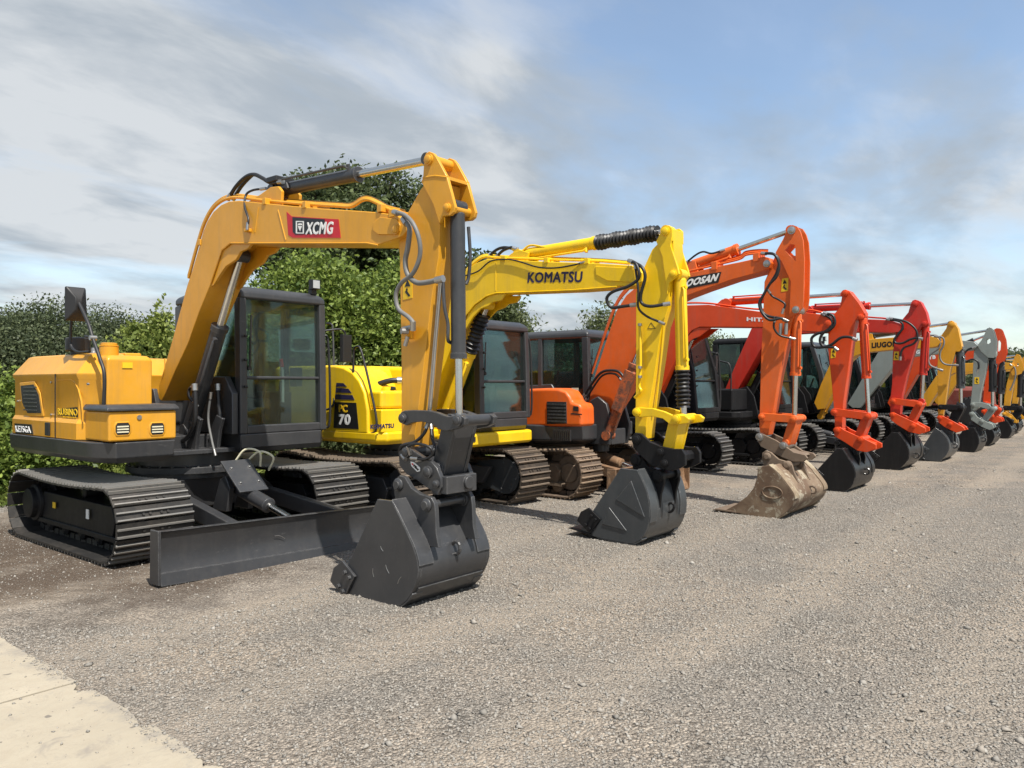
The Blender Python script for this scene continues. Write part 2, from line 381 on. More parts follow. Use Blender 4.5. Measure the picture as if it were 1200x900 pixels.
def hydraulic(name, root, p, q, t, rb, rr, mb, bellows=None, rmat='chrome', fit=True):
    """barrel from eye p, rod to eye q; t is the barrel's share"""
    p, q = Vector(p), Vector(q); L = (q - p).length; d = (q - p).normalized()
    b = MB(); b.lathe(p, q, [(rb * .6, rb * .75), (rb * .9, rb), (L * t - rb * .7, rb), (L * t - rb * .68, rb * 1.12), (L * t, rb * 1.12), (L * t + .002, rb * .7)], 22)
    b.cyl(p + Vector((-rb * 1.05, 0, 0)), p + Vector((rb * 1.05, 0, 0)), rb * .95, 18)
    o = b.build(name, mb, root, 0, 35)
    r = MB(); r.lathe(p, q, [(L * t - .02, rr), (L - rr, rr)], 16)
    r.cyl(q + Vector((-rb * .95, 0, 0)), q + Vector((rb * .95, 0, 0)), rb * .8, 16, 1)
    r.build('piston_rod', [rmat, mb], o, 0, 35)
    if bellows:
        n = bellows; z = []; a0, a1 = L * t - .01, L - rb * 1.4
        for k in range(n):
            s0 = a0 + (a1 - a0) * k / n; s1 = a0 + (a1 - a0) * (k + .5) / n
            z += [(s0, rb * .92), (s1, rb * 1.24 * (1 + .07 * math.sin(k * 1.3)))]
        MB().lathe(p, q, z, 20).build('rubber_bellows', 'rubber', o, 0, 60)
    if fit:
        side = Vector((-1, 0, 0)); nrm = d.cross(side).normalized(); nrm = nrm if nrm.y < 0 or nrm.z > .6 else -nrm
        a = p + d * (rb * 2.2) + nrm * rb * .9 + side * rb * .8; c = p + d * (L * t - rb * 1.6) + nrm * rb * .9 + side * rb * .8
        f = MB(); f.tube([a, a + (nrm + side) * .02 + d * .03, c + (nrm + side) * .02 - d * .03, c], rb * .2, 8, 0, False)
        f.cyl(a - nrm * .05 - side * .02, a + nrm * .035, rb * .3, 10); f.cyl(c - nrm * .05 - side * .02, c + nrm * .035, rb * .3, 10)
        f.build('oil_pipe', mb, o, 0, 40)
    return o

def hose(root, pts, r=.014, mat='rubber', ends=True, name='hydraulic_hose'):
    b = MB(); pts = [Vector(p) for p in pts]; b.tube(pts, r, 9)
    if ends:
        for p, q in ((pts[0], pts[1]), (pts[-1], pts[-2])):
            d = (q - p).normalized(); b.cyl(p - d * .02, p + d * .05, r * 1.35, 9, 1)
    return b.build(name, [mat, 'steel'], root, 0, 60)

def prism_px(root, name, pts, X0, X1, mat, bevel=.008, sub=0, ref=None):
    yz = poly(pts, ref if ref is not None else X0)
    if sub: yz = smooth2(yz, sub)
    return MB().prism(yz, X0, X1).build(name, mat, root, bevel, 30)

def bosses(parent, items, X0, X1, mat, name='pivot_pin'):
    b = MB()
    for p, r in items:
        b.lathe((X0 - .022, p[0], p[1]), (X1 + .022, p[0], p[1]), [(0, r * .55), (.004, r * .75), (.012, r * .8), (.0125, r), (X1 - X0 + .032, r), (X1 - X0 + .033, r * .8), (X1 - X0 + .044, r * .55)], 18)
    return b.build(name, mat, parent, 0, 35)

def bucket(root, lip_to_top, X0, X1, mat, sub=3, ears=None, cutters=True, ear_mat=None, edge='edge', keel=(2, -2), eye=True, strips=True, mouth=(), smat=None):
    """side outline on the plane x=X0 runs from the lip tip under and up the back to the upper front corner"""
    raw = poly(lip_to_top, X0); k0, k1 = keel
    body = [Vector(p) for p in raw]
    back = smooth2([tuple(p) for p in body[1:-1]], sub)
    out = [tuple(body[0])] + back + [tuple(body[-1])]
    cen = Vector((sum(p[0] for p in out) / len(out), sum(p[1] for p in out) / len(out)))
    def off(p, d):
        v = cen - Vector(p); return tuple(Vector(p) + v.normalized() * d)
    b = MB()
    side = out + poly(mouth, X0) if mouth else out
    b.prism(side, X0, X0 + .028); b.prism(side, X1 - .028, X1)
    shell = [tuple(body[0])] + back
    ins = [off(p, .03) for p in shell]
    b.prism(shell + ins[::-1], X0 + .029, X1 - .029)
    # inner dark mouth stays open
    o = b.build('bucket', mat, root, .006, 40)
    # cutting edge: plate at the lip
    t0 = Vector(body[0]); t1 = Vector(body[1]); d = (t1 - t0).normalized(); nrm = Vector((-d.y, d.x)); nrm = nrm if nrm.y > 0 else -nrm
    MB().prism([tuple(t0 - d * .15), tuple(t0 + d * .16), tuple(t0 + d * .16 + nrm * .02), tuple(t0 - d * .10 + nrm * .02)], X0 - .012, X1 + .012).build('cutting_edge', ear_mat or mat, o, .003)
    if cutters:
        t2 = Vector(body[-1]); m = (t2 - t0)
        for xa in (X0 - .024, X1 + .002):
            c = MB(); p0 = t0 + m * .10; p1 = t0 + m * .34; fwd = Vector((-m.y, m.x)).normalized(); fwd = fwd if fwd.x > 0 else -fwd
            c.prism([tuple(p0 - fwd * .12), tuple(p1 - fwd * .13), tuple(p1 + fwd * .05), tuple((p0 + p1) / 2 + fwd * .10), tuple(p0 + fwd * .08)], xa, xa + .022)
            for s in (.2, .8):
                for w in (-.09, -.03):
                    pp = p0.lerp(p1, s) + fwd * w; c.cyl((xa - .02, pp.x, pp.y), (xa + .03, pp.x, pp.y), .018, 6)
            c.build('side_cutter', ear_mat or mat, o, .003)
    # folded wear strips following the shell
    if strips:
        a = MB(); n = len(back)
        seg = back[:max(3, int(n * .4))]; o2 = [off(p, -.014) for p in seg]
        for xa in (X0 + .002, X1 - .11): a.prism([off(p, -.002) for p in seg] + o2[::-1], xa, xa + .1)
        seg = back[int(n * .55):]; o2 = [off(p, -.012) for p in seg]
        for xa in (X0 + .002, X1 - .15): a.prism([off(p, -.002) for p in seg] + o2[::-1], xa, xa + .14)
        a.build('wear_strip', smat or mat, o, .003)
    if ears:
        xs, plate, pins, rad = ears
        yz = poly(plate, xs[0])
        for xa in xs: MB().prism(yz, xa, xa + .04).build('mounting_ear', ear_mat or mat, o, .006)
        for p in pins:
            q = PX(*p, xs[0]); pb = MB(); pb.cyl((xs[0] - .03, q.y, q.z), (xs[-1] + .07, q.y, q.z), rad * .62, 16); pb.lathe((xs[0] - .02, q.y, q.z), (xs[0] + .06, q.y, q.z), [(0, rad * .7), (0.01, rad), (.08, rad)], 18); pb.lathe((xs[-1] - .02, q.y, q.z), (xs[-1] + .06, q.y, q.z), [(0, rad), (.07, rad), (.08, rad * .7)], 18)
            pb.build('bucket_pin', ear_mat or mat, o, .003)
    if eye:
        p = back[int(len(back) * .62)]; c = off(p, -.02); xm = (X0 + X1) / 2; e = MB()
        dd = (Vector(back[int(len(back) * .62) + 1]) - Vector(p)).normalized()
        for k in range(12):
            w0, w1 = 2 * math.pi * k / 12, 2 * math.pi * (k + 1) / 12; u0 = Vector(c) + dd * .045 * math.cos(w0) - (cen - Vector(p)).normalized() * (.045 * math.sin(w0)); u1 = Vector(c) + dd * .045 * math.cos(w1) - (cen - Vector(p)).normalized() * (.045 * math.sin(w1))
            e.tube([(xm, *u0), (xm, *u1)], .014, 8, 0, False)
        e.build('lifting_eye', ear_mat or mat, o)
    return o

def label_plate(parent, X, pts, mat, name='warning_label', symbol=True):
    yz = poly(pts, X); o = MB().prism(yz, X - .003, X + .001).build(name, mat, parent)
    if symbol:
        ys = [p[0] for p in yz]; zs = [p[1] for p in yz]; w = max(ys) - min(ys); h = max(zs) - min(zs); yc = (max(ys) + min(ys)) / 2
        s = MB(); y0, z1 = yc, max(zs) - h * .1
        s.prism([(yc - w * .3, z1 - h * .32), (yc + w * .3, z1 - h * .32), (yc, z1)], X - .005, X - .0035)
        s.prism([(yc - w * .3, min(zs) + h * .16), (yc - w * .1, min(zs) + h * .12), (yc + w * .28, min(zs) + h * .36), (yc + w * .1, min(zs) + h * .42)], X - .005, X - .0035)
        s.prism([(yc - w * .05, min(zs) + h * .40), (yc + w * .2, min(zs) + h * .42), (yc + w * .05, min(zs) + h * .54)], X - .005, X - .0035)
        s.build('warning_symbol', 'blackv', o)
    return o

def cab(root, x0, x1, yf, yr, zb, zt, mat='grey_d', rake=.05, base=None, gl='glass', split=.38, lamp=True, skirt=.2, round_front=0.0, mirror=True):
    """cab with open frame, glass panes, seat and levers inside; the front looks to -Y"""
    zs = zb + skirt; p = .085
    # side outline, front slightly raked, rounded roof corners
    def side(ins): 
        return [(yf + ins, zs), (yf + ins + rake * .4 + round_front * .2, zs + (zt - zs) * .5), (yf + ins + rake + round_front, zt - .13), (yf + rake + .1 + round_front, zt - .01 - ins * .3), (yr - .12, zt - ins * .3), (yr - ins, zt - .12), (yr - ins, zs)]
    b = MB()
    b.loft([(zb, inset([(x0, yf + .02), (x1 - .05, yf + .02), (x1, yf + .08), (x1, yr), (x0, yr)], .03)), (zb + .06, [(x0, yf - .0), (x1 - .08, yf), (x1, yf + .08), (x1, yr), (x0, yr)]), (zs, [(x0, yf), (x1 - .08, yf), (x1, yf + .08), (x1, yr), (x0, yr)])])
    o = b.build('cab', base or mat, root, .012)
    f = MB()
    yft = yf + rake + round_front
    for xa, xb in ((x0, x0 + p), (x1 - p, x1)):
        fp = [(yf, zs), (yf + rake * .35 + round_front * .15, zs + (zt - zs) * .5), (yft, zt - .12)]
        f.prism(fp + [(y + .11, z) for y, z in fp[::-1]], xa, xb)
        f.prism([(yr - .13, zs), (yr - .13, zt - .12), (yr, zt - .14), (yr, zs)], xa, xb)
        ym = yf + (yr - yf) * .55
        f.prism([(ym - .04, zs + .02), (ym - .04, zt - .12), (ym + .04, zt - .12), (ym + .04, zs + .02)], xa + .002, xb - .002)
        f.prism([(yf + .112, zs), (yr - .132, zs), (yr - .132, zs + (.06 if xa == x1 - p else .42)), (yf + .7, zs + (.06 if xa == x1 - p else .46)), (yf + .4, zs + .06), (yf + .112, zs + .06)], xa + .003, xb - .003)
    f.box(x0 + p, x1 - p, yf + .004, yf + .1, zs, zs + .09)
    f.box(x0 + p, x1 - p, yr - .1, yr - .003, zs, zs + .6)
    zmid = zs + (zt - zs) * split
    f.obox((x0 + p, yf + rake * .35 + .03, zmid), (x1 - p, yf + rake * .35 + .03, zmid), .03, .035)
    f.build('cab_frame', mat, o, .018, 30, 3)
    r = MB(); r.loft([(zt - .135, [(x0, yft - .01), (x1, yft - .01), (x1, yr), (x0, yr)]), (zt - .05, [(x0, yft), (x1, yft), (x1, yr), (x0, yr)]), (zt, [(x0 + .08, yft + .07), (x1 - .08, yft + .07), (x1 - .08, yr - .08), (x0 + .08, yr - .08)])])
    r.build('roof', mat, o, .03, 30, 3)
    g = MB(); xa, xb = x0 + p - .01, x1 - p + .01
    yy = lambda z: yf + .045 + (rake + round_front) * max(0, (z - zs) / (zt - zs)) ** (1.6 if round_front else 1)
    zl = [zmid + .015, zmid + (zt - .12 - zmid) * .5, zt - .12]
    pts = [(yy(z), z) for z in zl]; g.prism(pts + [(y + .008, z) for y, z in pts[::-1]], xa, xb)
    g.build('windshield', gl, o)
    pts = [(yy(z), z) for z in (zs + .08, zmid - .015)]; MB().prism(pts + [(y + .008, z) for y, z in pts[::-1]], xa, xb).build('lower_windshield', gl, o)
    for xx in (x0 + .03, x1 - .038):
        MB().prism([(yf + .09, zs + .05), (yft + .09, zt - .11), (yr - .11, zt - .11), (yr - .11, zs + .05)], xx, xx + .008).build('side_window', gl, o)
    MB().box(xa, xb, yr - .06, yr - .052, zs + .58, zt - .11).build('rear_window', gl, o)
    # inside
    xm = (x0 + x1) / 2; ys = yf + (yr - yf) * .62; s = MB()
    s.box(xm - .24, xm + .24, ys - .25, ys + .22, zs + .22, zs + .36); s.box(xm - .18, xm + .18, ys - .1, ys + .1, zs - .02, zs + .22)
    s.loft([(zs + .36, [(xm - .24, ys + .12), (xm + .24, ys + .12), (xm + .24, ys + .25), (xm - .24, ys + .25)]), (zs + .95, [(xm - .2, ys + .26), (xm + .2, ys + .26), (xm + .2, ys + .36), (xm - .2, ys + .36)])])
    s.box(xm - .13, xm + .13, ys + .27, ys + .36, zs + .97, zs + 1.12)
    s.build('operator_seat', 'seat', o, .04, 30, 3)
    l = MB(); ar = MB()
    for sx in (-1, 1):
        ar.box(xm + sx * .36 - .08, xm + sx * .36 + .08, ys - .35, ys + .2, zs, zs + .44)
        l.tube([(xm + sx * .36, ys - .28, zs + .44), (xm + sx * .35, ys - .36, zs + .66)], .02, 8)
        l.tube([(xm + sx * .1, yf + .34, zs), (xm + sx * .1, yf + .3, zs + .2), (xm + sx * .1, yf + .25, zs + .56)], .014, 8)
    l.build('control_lever', 'plastic', o); ar.build('arm_rest', 'plastic', o, .02)
    MB().box(xm + .28, xm + .36, yf + .2, yf + .34, zs + .5, zs + .72).build('monitor', 'plastic', o, .01)
    w = MB(); xw = x0 + p + .01; w.obox((xw + .03, yy(zmid + .05) - .02, zmid + .1), (xw + .06, yy(zt - .35) - .02, zt - .3), .012, .02); w.cyl((xw + .03, yy(zmid + .1) - .035, zmid + .1), (xw + .03, yy(zmid + .1) + .03, zmid + .1), .022, 10)
    w.build('wiper', 'plastic', o)
    h = MB()
    for zz in (.32, .5, .66): h.cyl((x0 + .03, yf + rake * .3 - .03, zs + (zt - zs) * zz), (x0 + .06, yf + rake * .3 - .03, zs + (zt - zs) * zz), .014, 8)
    h.build('door_hinge', 'plastic', o); h = MB(); h.tube([(x1 + .05, yf + .15, zs + .05), (x1 + .08, yf + .05, zs + .1), (x1 + .08, yf + .08, zs + 1.0), (x1 + .02, yf + .12, zs + 1.1)], .014, 8)
    h.build('grab_rail', 'plastic', o)
    if lamp:
        a = MB(); a.box(x1 - .16, x1 - .09, yft + .04, yft + .11, zt - .01, zt + .05); a.box(x1 - .18, x1 - .07, yft, yft + .07, zt + .05, zt + .16); a.box(x1 - .17, x1 - .08, yft - .006, yft - .001, zt + .06, zt + .15, 1)
        a.build('work_light', ['plastic', 'lamp'], o, .006)
    if mirror:
        a = MB(); a.tube([(x1, yft + .02, zt - .42), (x1 + .2, yft - .05, zt - .4), (x1 + .26, yft - .06, zt - .5)], .013, 8)
        a.loft([(zt - .78, [(x1 + .18, yft - .1), (x1 + .34, yft - .06), (x1 + .33, yft - .01), (x1 + .17, yft - .05)]), (zt - .46, [(x1 + .18, yft - .1), (x1 + .34, yft - .06), (x1 + .33, yft - .01), (x1 + .17, yft - .05)])])
        a.build('mirror', 'plastic', o, .015)
    return o

def tank_box(root, name, x0, x1, y0, y1, z0, z1, mat, bevel=.03): return MB().box(x0, x1, y0, y1, z0, z1).build(name, mat, root, bevel, 30, 3)

def arm_set(root, c):
    """boom, stick, cylinders, links, quick hitch and bucket; c holds the outlines read on their own planes"""
    Xb, bw, Xs, sw = c['Xb'], c['bw'], c['Xs'], c['sw']; xm = Xs + sw / 2; mat = c['mat']; cm = c.get('cyl', mat); lm = c.get('link', mat)
    byz = poly(c['boom'], Xb)
    boom = MB().prism(byz, Xb, Xb + bw).build('boom', mat, root, .008)
    if 'lug' in c:
        yz = poly(c['lug'], Xb)
        for xa in (Xb + .012, Xb + bw - .042): MB().prism(yz, xa, xa + .03).build('cylinder_lug', mat, boom, .005)
    if 'toplug' in c:
        yz = poly(c['toplug'], xm - .1)
        for xa in (xm - .11, xm + .08): MB().prism(yz, xa, xa + .03).build('cylinder_lug', mat, boom, .005)
    syz = poly(c['stick'], Xs)
    sb = MB().prism(syz, Xs + .02, Xs + sw - .02)
    stick = sb.build('stick', mat, root, .006)
    if 'head' in c:                                   # two cheek plates of the stick head with a gap between them
        yz = poly(c['head'], Xs)
        holes = c.get('hole')
        for xa in (Xs - .004, Xs + sw - .026): 
            if holes: holed(yz, poly(holes, Xs), xa, xa + .03, mat, stick)
            else: MB().prism(yz, xa, xa + .03).build('head_plate', mat, stick, .005)
    if 'armcyl' in c:
        p, q, t, rb, rr = c['armcyl']; hydraulic('arm_cylinder', root, PX(*p, xm), PX(*q, xm), t, rb, rr, cm, c.get('armbell'), c.get('rod', 'chrome'))
    if 'bucyl' in c:
        p, q, t, rb, rr = c['bucyl']; hydraulic('bucket_cylinder', root, PX(*p, xm), PX(*q, xm), t, rb, rr, c.get('bcyl', cm), c.get('bubell'), c.get('rod', 'chrome'), c.get('bufit', True))
    if 'bocyl' in c:
        p, q, t, rb, rr = c['bocyl']; xo = c.get('bocx', xm); hydraulic('boom_cylinder', root, PX(*p, xo), PX(*q, xo), t, rb, rr, c.get('bocm', cm), c.get('bobell'), c.get('rod', 'chrome'))
    a, b, d = c['link1']; pa, pb = PX(*a, Xs - .05), PX(*b, Xs - .05)
    lk = None
    for xa in (Xs - .06, Xs + sw + .01):
        l = MB()
        pts = c.get('linkshape')
        if pts: l.prism(poly(pts, Xs - .05), xa, xa + .045)
        else: l.prism(capsule((pa.y, pa.z), (pb.y, pb.z), d, d * .95), xa, xa + .045)
        o = l.build('bucket_link', lm, root, .006)
        lk = lk or o
    bosses(lk, [((pa.y, pa.z), d * .72), ((pb.y, pb.z), d * .78)], Xs - .07, Xs + sw + .065, lm)
    a, b, r0, r1 = c['link2']; qa, qb = PX(*a, xm), PX(*b, xm)
    l = MB(); l.prism(capsule((qa.y, qa.z), (qb.y, qb.z), r0, r1), Xs + .03, Xs + sw - .03)
    for xa in (Xs - .005, Xs + sw - .03): l.prism(capsule((qa.y, qa.z), (qb.y, qb.z), r0 * 1.12, r1 * 1.12), xa, xa + .034)
    l.cyl((Xs - .03, qb.y, qb.z), (Xs + sw + .03, qb.y, qb.z), r1 * .9, 16)
    l.build('tipping_link', c.get('link2m', lm), root, .006)
    hm = c['hitchm']; hyz = poly(c['hitch'], Xs - .04)
    h = MB()
    for xa in (Xs - .06, Xs + sw + .02): h.prism(hyz, xa, xa + .04)
    cy = sum(p[0] for p in hyz) / len(hyz); cz = sum(p[1] for p in hyz) / len(hyz)
    core = [(cy + (y - cy) * .8, cz + (z - cz) * .55 - .02) for y, z in hyz]; h.prism(core, Xs - .02, Xs + sw + .02)
    ho = h.build('quick_hitch', hm, root, .006)
    hp = c.get('hpins') or [((sum(p[0] for p in c['hitch'][:2]) / 2, sum(p[1] for p in c['hitch'][:2]) / 2 + 2), .05), ((sum(p[0] for p in c['hitch']) / len(c['hitch']), sum(p[1] for p in c['hitch']) / len(c['hitch'])), .05)]
    bosses(ho, [((PX(*p, Xs - .06).y, PX(*p, Xs - .06).z), r) for p, r in hp], Xs - .07, Xs + sw + .07, c.get('hpinm', hm))
    bk = c['bucket']; bo = bucket(root, bk['pts'], bk['X0'], bk['X1'], bk['mat'], ears=bk.get('ears'), cutters=bk.get('cut', True), ear_mat=bk.get('em'), eye=bk.get('eye', True), strips=bk.get('strips', True), mouth=bk.get('mouth', ()), smat=bk.get('sm'))
    return boom, stick, ho, bo

def holed(yz, hole, x0, x1, mat, parent, name='head_plate'):
    cu = bpy.data.curves.new('h', 'CURVE'); cu.dimensions = '2D'; cu.fill_mode = 'BOTH'; cu.extrude = (x1 - x0) / 2
    for ring in (yz, hole):
        s = cu.splines.new('POLY'); s.points.add(len(ring) - 1); s.use_cyclic_u = True
        for p, (y, z) in zip(s.points, ring): p.co = (y, z, 0, 1)
    ob = bpy.data.objects.new('h', cu); COL.objects.link(ob); bpy.context.view_layer.update()
    me = bpy.data.meshes.new_from_object(ob.evaluated_get(bpy.context.evaluated_depsgraph_get())); bpy.data.objects.remove(ob); bpy.data.curves.remove(cu)
    for q in me.vertices: q.co = Vector(((x0 + x1) / 2 + q.co.z, q.co.x, q.co.y)) - ROOT[0]
    me.materials.clear(); me.materials.append(M[mat]); me.name = name
    bm = bmesh.new(); bm.from_mesh(me); bmesh.ops.remove_doubles(bm, verts=bm.verts, dist=.0005); bmesh.ops.recalc_face_normals(bm, faces=bm.faces); bm.to_mesh(me); bm.free()
    o = bpy.data.objects.new(name, me); COL.objects.link(o); o.parent = parent; return o

GRP = 'excavators parked in a row'
# ================================================================== 1: golden excavator nearest the camera
root = thing('excavator', 'golden yellow excavator with red badge on its boom and long dark dozer blade', 'excavator', (4.25, 8.15, 0), GRP)
steel2 = ['steelshoe', 'edge']
track(root, 2.93, 3.62, 6.78, 9.45, .70, .135, steel2)
track(root, 4.98, 5.68, 6.78, 9.45, .70, .135, steel2)
carbody(root, 3.55, 5.05, 4.27, 8.15, .72, 'grey_d')
bld = dozer(root, 2.92, 5.62, 6.06, .43, 'grey_d', 7.75, .42, (3.72, 4.85), .03)
# blade cylinder guard plate with bolts, white hoses
g = MB(); g.obox((4.27, 6.84, .54), (4.27, 7.20, .82), .32, .02); 
for sx in (-.1, .1):
    for t in (.25, .72):
        p = Vector((4.27 + sx, 6.84, .54)).lerp(Vector((4.27 + sx, 7.20, .82)), t); g.cyl(p, p + Vector((0, -.012, .025)), .016, 6, 1)
g.build('cylinder_guard', ['grey_d', 'steel'], root, .005)
hose(root, [(4.3, 7.25, .8), (4.36, 7.15, .93), (4.46, 7.05, .9), (4.5, 7.1, .75)], .011, 'labelw', False)
hose(root, [(4.42, 7.25, .78), (4.5, 7.12, .9), (4.6, 7.02, .84), (4.6, 7.1, .7)], .011, 'labelw', False)
a = MB(); yy0 = 7.50; xa = 5.152
a.prism([(yy0, .265), (yy0 - .12, .265), (yy0 - .12, .295), (yy0, .295)], xa, xa + .004); a.prism([(yy0 - .09, .215), (yy0 - .19, .28), (yy0 - .09, .345), (yy0 - .12, .28)], xa - .001, xa + .004)
a.build('direction_arrow', 'labely', root)
for (yy, zz, w, h, m) in ((8.55, .34, .07, .06, 'labely'), (7.75, .32, .06, .09, 'white'), (9.05, .38, .06, .08, 'white')):
    MB().box(3.082, 3.088, yy, yy + w, zz, zz + h).build('label_plate', m, root)
# house
deck = [(3.02, 7.45), (3.0, 7.6), (2.99, 9.52), (3.08, 9.74), (3.5, 9.98), (4.25, 10.08), (5.0, 9.98), (5.38, 9.66), (5.5, 9.25), (5.5, 8.7), (4.7, 8.7), (4.7, 7.75), (3.68, 7.75), (3.66, 7.25), (3.12, 7.25)]
MB().loft([(.87, inset(deck, .06)), (.92, inset(deck, .0)), (1.065, inset(deck, -.01))]).build('deck', 'grey_d', root, .012)
hood = [(3.16, 7.62), (3.0, 7.82), (3.0, 9.5), (3.09, 9.70), (3.5, 9.94), (4.25, 10.04), (5.0, 9.94), (5.36, 9.62), (5.5, 9.2), (5.5, 8.85), (3.62, 8.85), (3.62, 7.62)]
hd = MB().loft([(1.067, hood), (1.225, hood), (1.265, inset(hood, .025)), (1.64, inset(hood, .025)), (1.68, inset(hood, .004)), (1.70, inset(hood, .004)), (1.885, inset(hood, .15)), (1.90, inset(hood, .2))]).build('engine_hood', 'gold', root, .012, 30)
Xh = 3.025
w = [(26, 452), (41, 450.5), (47, 463), (50, 484), (34, 484), (28, 472)]
wy = poly(w, Xh)
MB().prism(inset(wy, -.035), Xh - .012, Xh + .004).build('grille_frame', 'gold', hd, .008)
gr = MB(); gr.prism(wy, Xh - .016, Xh - .004)
zz = [p[1] for p in wy]
gr.build('side_grille', 'plastic', hd)
sl = MB()
for k in range(7):
    z = min(zz) + (max(zz) - min(zz)) * (k + .7) / 7.6; ys = sorted(p[0] for p in wy); sl.box(Xh - .022, Xh - .0165, ys[1] + .04, ys[-2] - .05, z, z + .012)
sl.build('grille_slats', 'grey_d', hd)
for (u) in (64.5,):
    p0, p1 = PX(u, 497, 2.995), PX(u, 513, 2.995); MB().box(2.993, 3.0, p0.y - .006, p0.y + .006, 1.07, 1.70).build('panel_seam', 'plastic', hd)
m = MB(); m.tube([PX(u, v, 3.026) for u, v in ((67, 446), (83, 445), (88, 448), (92, 456), (95.5, 470), (97, 484), (97, 494))], .008, 6, 0, False); m.build('panel_crease', 'gold', hd)
m = MB()
for u, v in ((21, 470), (60, 448), (60, 486), (103, 450)): q0 = PX(u, v, 3.02); m.cyl((3.012, q0.y, q0.z), (3.03, q0.y, q0.z), .012, 8)
m.build('panel_bolts', 'steel', hd)
p = PX(56, 505, 2.995); MB().box(2.984, 3.001, p.y - .055, p.y + .055, 1.085, 1.215).build('door_latch', 'plastic', hd, .006)
q = poly([(16.2, 496.2), (36, 497.4), (38, 509.2), (17.8, 507.8)], 2.99); MB().prism(q, 2.9945, 2.9995).build('model_plate', 'blackv', hd)
text_px('KE75GA', 2.994, (18.8, 506.0), (36.2, 507.4), (17.9, 498.6), 'white', hd, bold=.008)
lb = poly([(67, 479), (91, 477), (91.5, 489), (67.5, 486.5)], Xh); MB().prism(lb, Xh - .0012, Xh + .001).build('badge', 'blackv', hd)
text_px('RUBINO', Xh - .0015, (68, 486.2), (91, 487.4), (67.5, 478.3), 'labely', hd, bold=.012)
text_px('limited', Xh - .0015, (74, 489.2), (89, 489.8), (74, 487.6), 'labely', hd, bold=.02)
# front tank and tool box
tk = MB().loft([(1.38, [(3.17, 7.56), (3.60, 7.56), (3.60, 8.2), (3.17, 8.2)]), (1.84, [(3.17, 7.56), (3.60, 7.56), (3.60, 8.2), (3.17, 8.2)]), (1.875, [(3.2, 7.6), (3.57, 7.6), (3.57, 8.2), (3.2, 8.2)])]).build('fuel_tank', 'gold', root, .02, 30, 3)
c = PY(127.7, 415, 7.8); MB().lathe((c.x, 7.8, 1.87), (c.x, 7.8, 2.0), [(0, .085), (.095, .085), (.10, .09), (.105, .075), (.125, .075), (.13, .06)], 20).build('filler_cap', 'gold', tk)
MB().box(3.42, 3.58, 7.75, 7.95, 1.87, 1.905).build('tank_lid', 'gold', tk, .012)
q0 = PY(143, 424.5, 7.56); q1 = PY(155, 431.5, 7.56); lp = MB().box(q0.x, q1.x, 7.552, 7.558, q1.z, q0.z).build('warning_label', 'labely', tk)
tb = tank_box(root, 'tool_box', 3.05, 3.68, 7.24, 7.75, 1.075, 1.35, 'gold', .02)
MB().loft([(1.352, [(3.03, 7.22), (3.70, 7.22), (3.70, 7.75), (3.03, 7.75)]), (1.375, [(3.03, 7.22), (3.70, 7.22), (3.70, 7.75), (3.03, 7.75)]), (1.41, [(3.05, 7.26), (3.68, 7.26), (3.68, 7.75), (3.05, 7.75)])]).build('step_lid', 'grey_d', tb, .008)
for u0, u1 in ((135, 152), (176, 192)):
    a0, a1 = PY(u0, 497, 7.24), PY(u1, 508, 7.24); zc = (a0.z + a1.z) / 2; hw = (a1.x - a0.x) / 2; xc = (a0.x + a1.x) / 2; hh = .055
    o8 = [(xc - hw, zc - hh * .5), (xc - hw * .75, zc - hh), (xc + hw * .75, zc - hh), (xc + hw, zc - hh * .5), (xc + hw, zc + hh * .5), (xc + hw * .75, zc + hh), (xc - hw * .75, zc + hh), (xc - hw, zc + hh * .5)]
    def ring(y, s): return [(x, y, z) for x, z in [((x - xc) * s + xc, (z - zc) * s + zc) for x, z in o8]]
    m = MB(); m.add(ring(7.2385, 1.2) + ring(7.232, 1.1) + ring(7.232, 1.0) + ring(7.245, .95), [(i, (i + 1) % 8, 8 + (i + 1) % 8, 8 + i) for i in range(8)] + [(8 + i, 8 + (i + 1) % 8, 16 + (i + 1) % 8, 16 + i) for i in range(8)])
    m.build('vent_frame', 'gold', tb)
    m = MB(); m.add(ring(7.2345, 1.0), [tuple(range(8))]); m.build('vent', 'plastic', tb)
    m = MB(); [m.box(xc - hw * .8, xc + hw * .8, 7.227, 7.234, zc + dz, zc + dz + .012) for dz in (-.035, -.01, .015)]; m.build('vent_slats', 'labelw', tb)
c = PY(163, 489, 7.24); m = MB().cyl((c.x, 7.23, c.z), (c.x, 7.242, c.z), .022, 14); m.build('lock', 'steel', tb)
# precleaner and mirror on the right
c = PX(91.5, 404, 3.25); m = MB(); m.lathe((3.25, c.y, 1.87), (3.25, c.y, 2.1), [(0, .07), (.06, .07), (.062, .105), (.075, .115), (.19, .115), (.20, .1), (.21, .02)], 20); m.build('air_precleaner', 'plastic', hd, 0)
MB().lathe((3.36, c.y - .1, 1.87), (3.36, c.y - .1, 1.98), [(0, .05), (.05, .05), (.06, .035), (.10, .03)], 14).build('exhaust_stub', 'steel', hd)
XM = 3.10
m = MB(); m.tube([PX(120.5, 521, XM), PX(121.5, 480, XM), PX(122.3, 440, XM), PX(117, 420, XM), PX(109, 397, XM), PX(103, 378, XM), PX(91, 352, XM)], .017, 10, 0, True, 6)
m.tube([PX(105, 412, XM), PX(90, 412, XM), PX(83, 404, XM), PX(83, 385, XM), PX(84, 372, XM)], .013, 8)
m.tube([PX(109, 397, XM), PX(104, 395, XM), PX(100, 394, XM)], .014, 8); m.cyl(PX(109, 396, XM) - Vector((.03, 0, 0)), PX(109, 396, XM) + Vector((.03, 0, 0)), .024, 10, 1)
pole = m.build('mirror_pole', ['plastic', 'steel'], root, 0, 50)
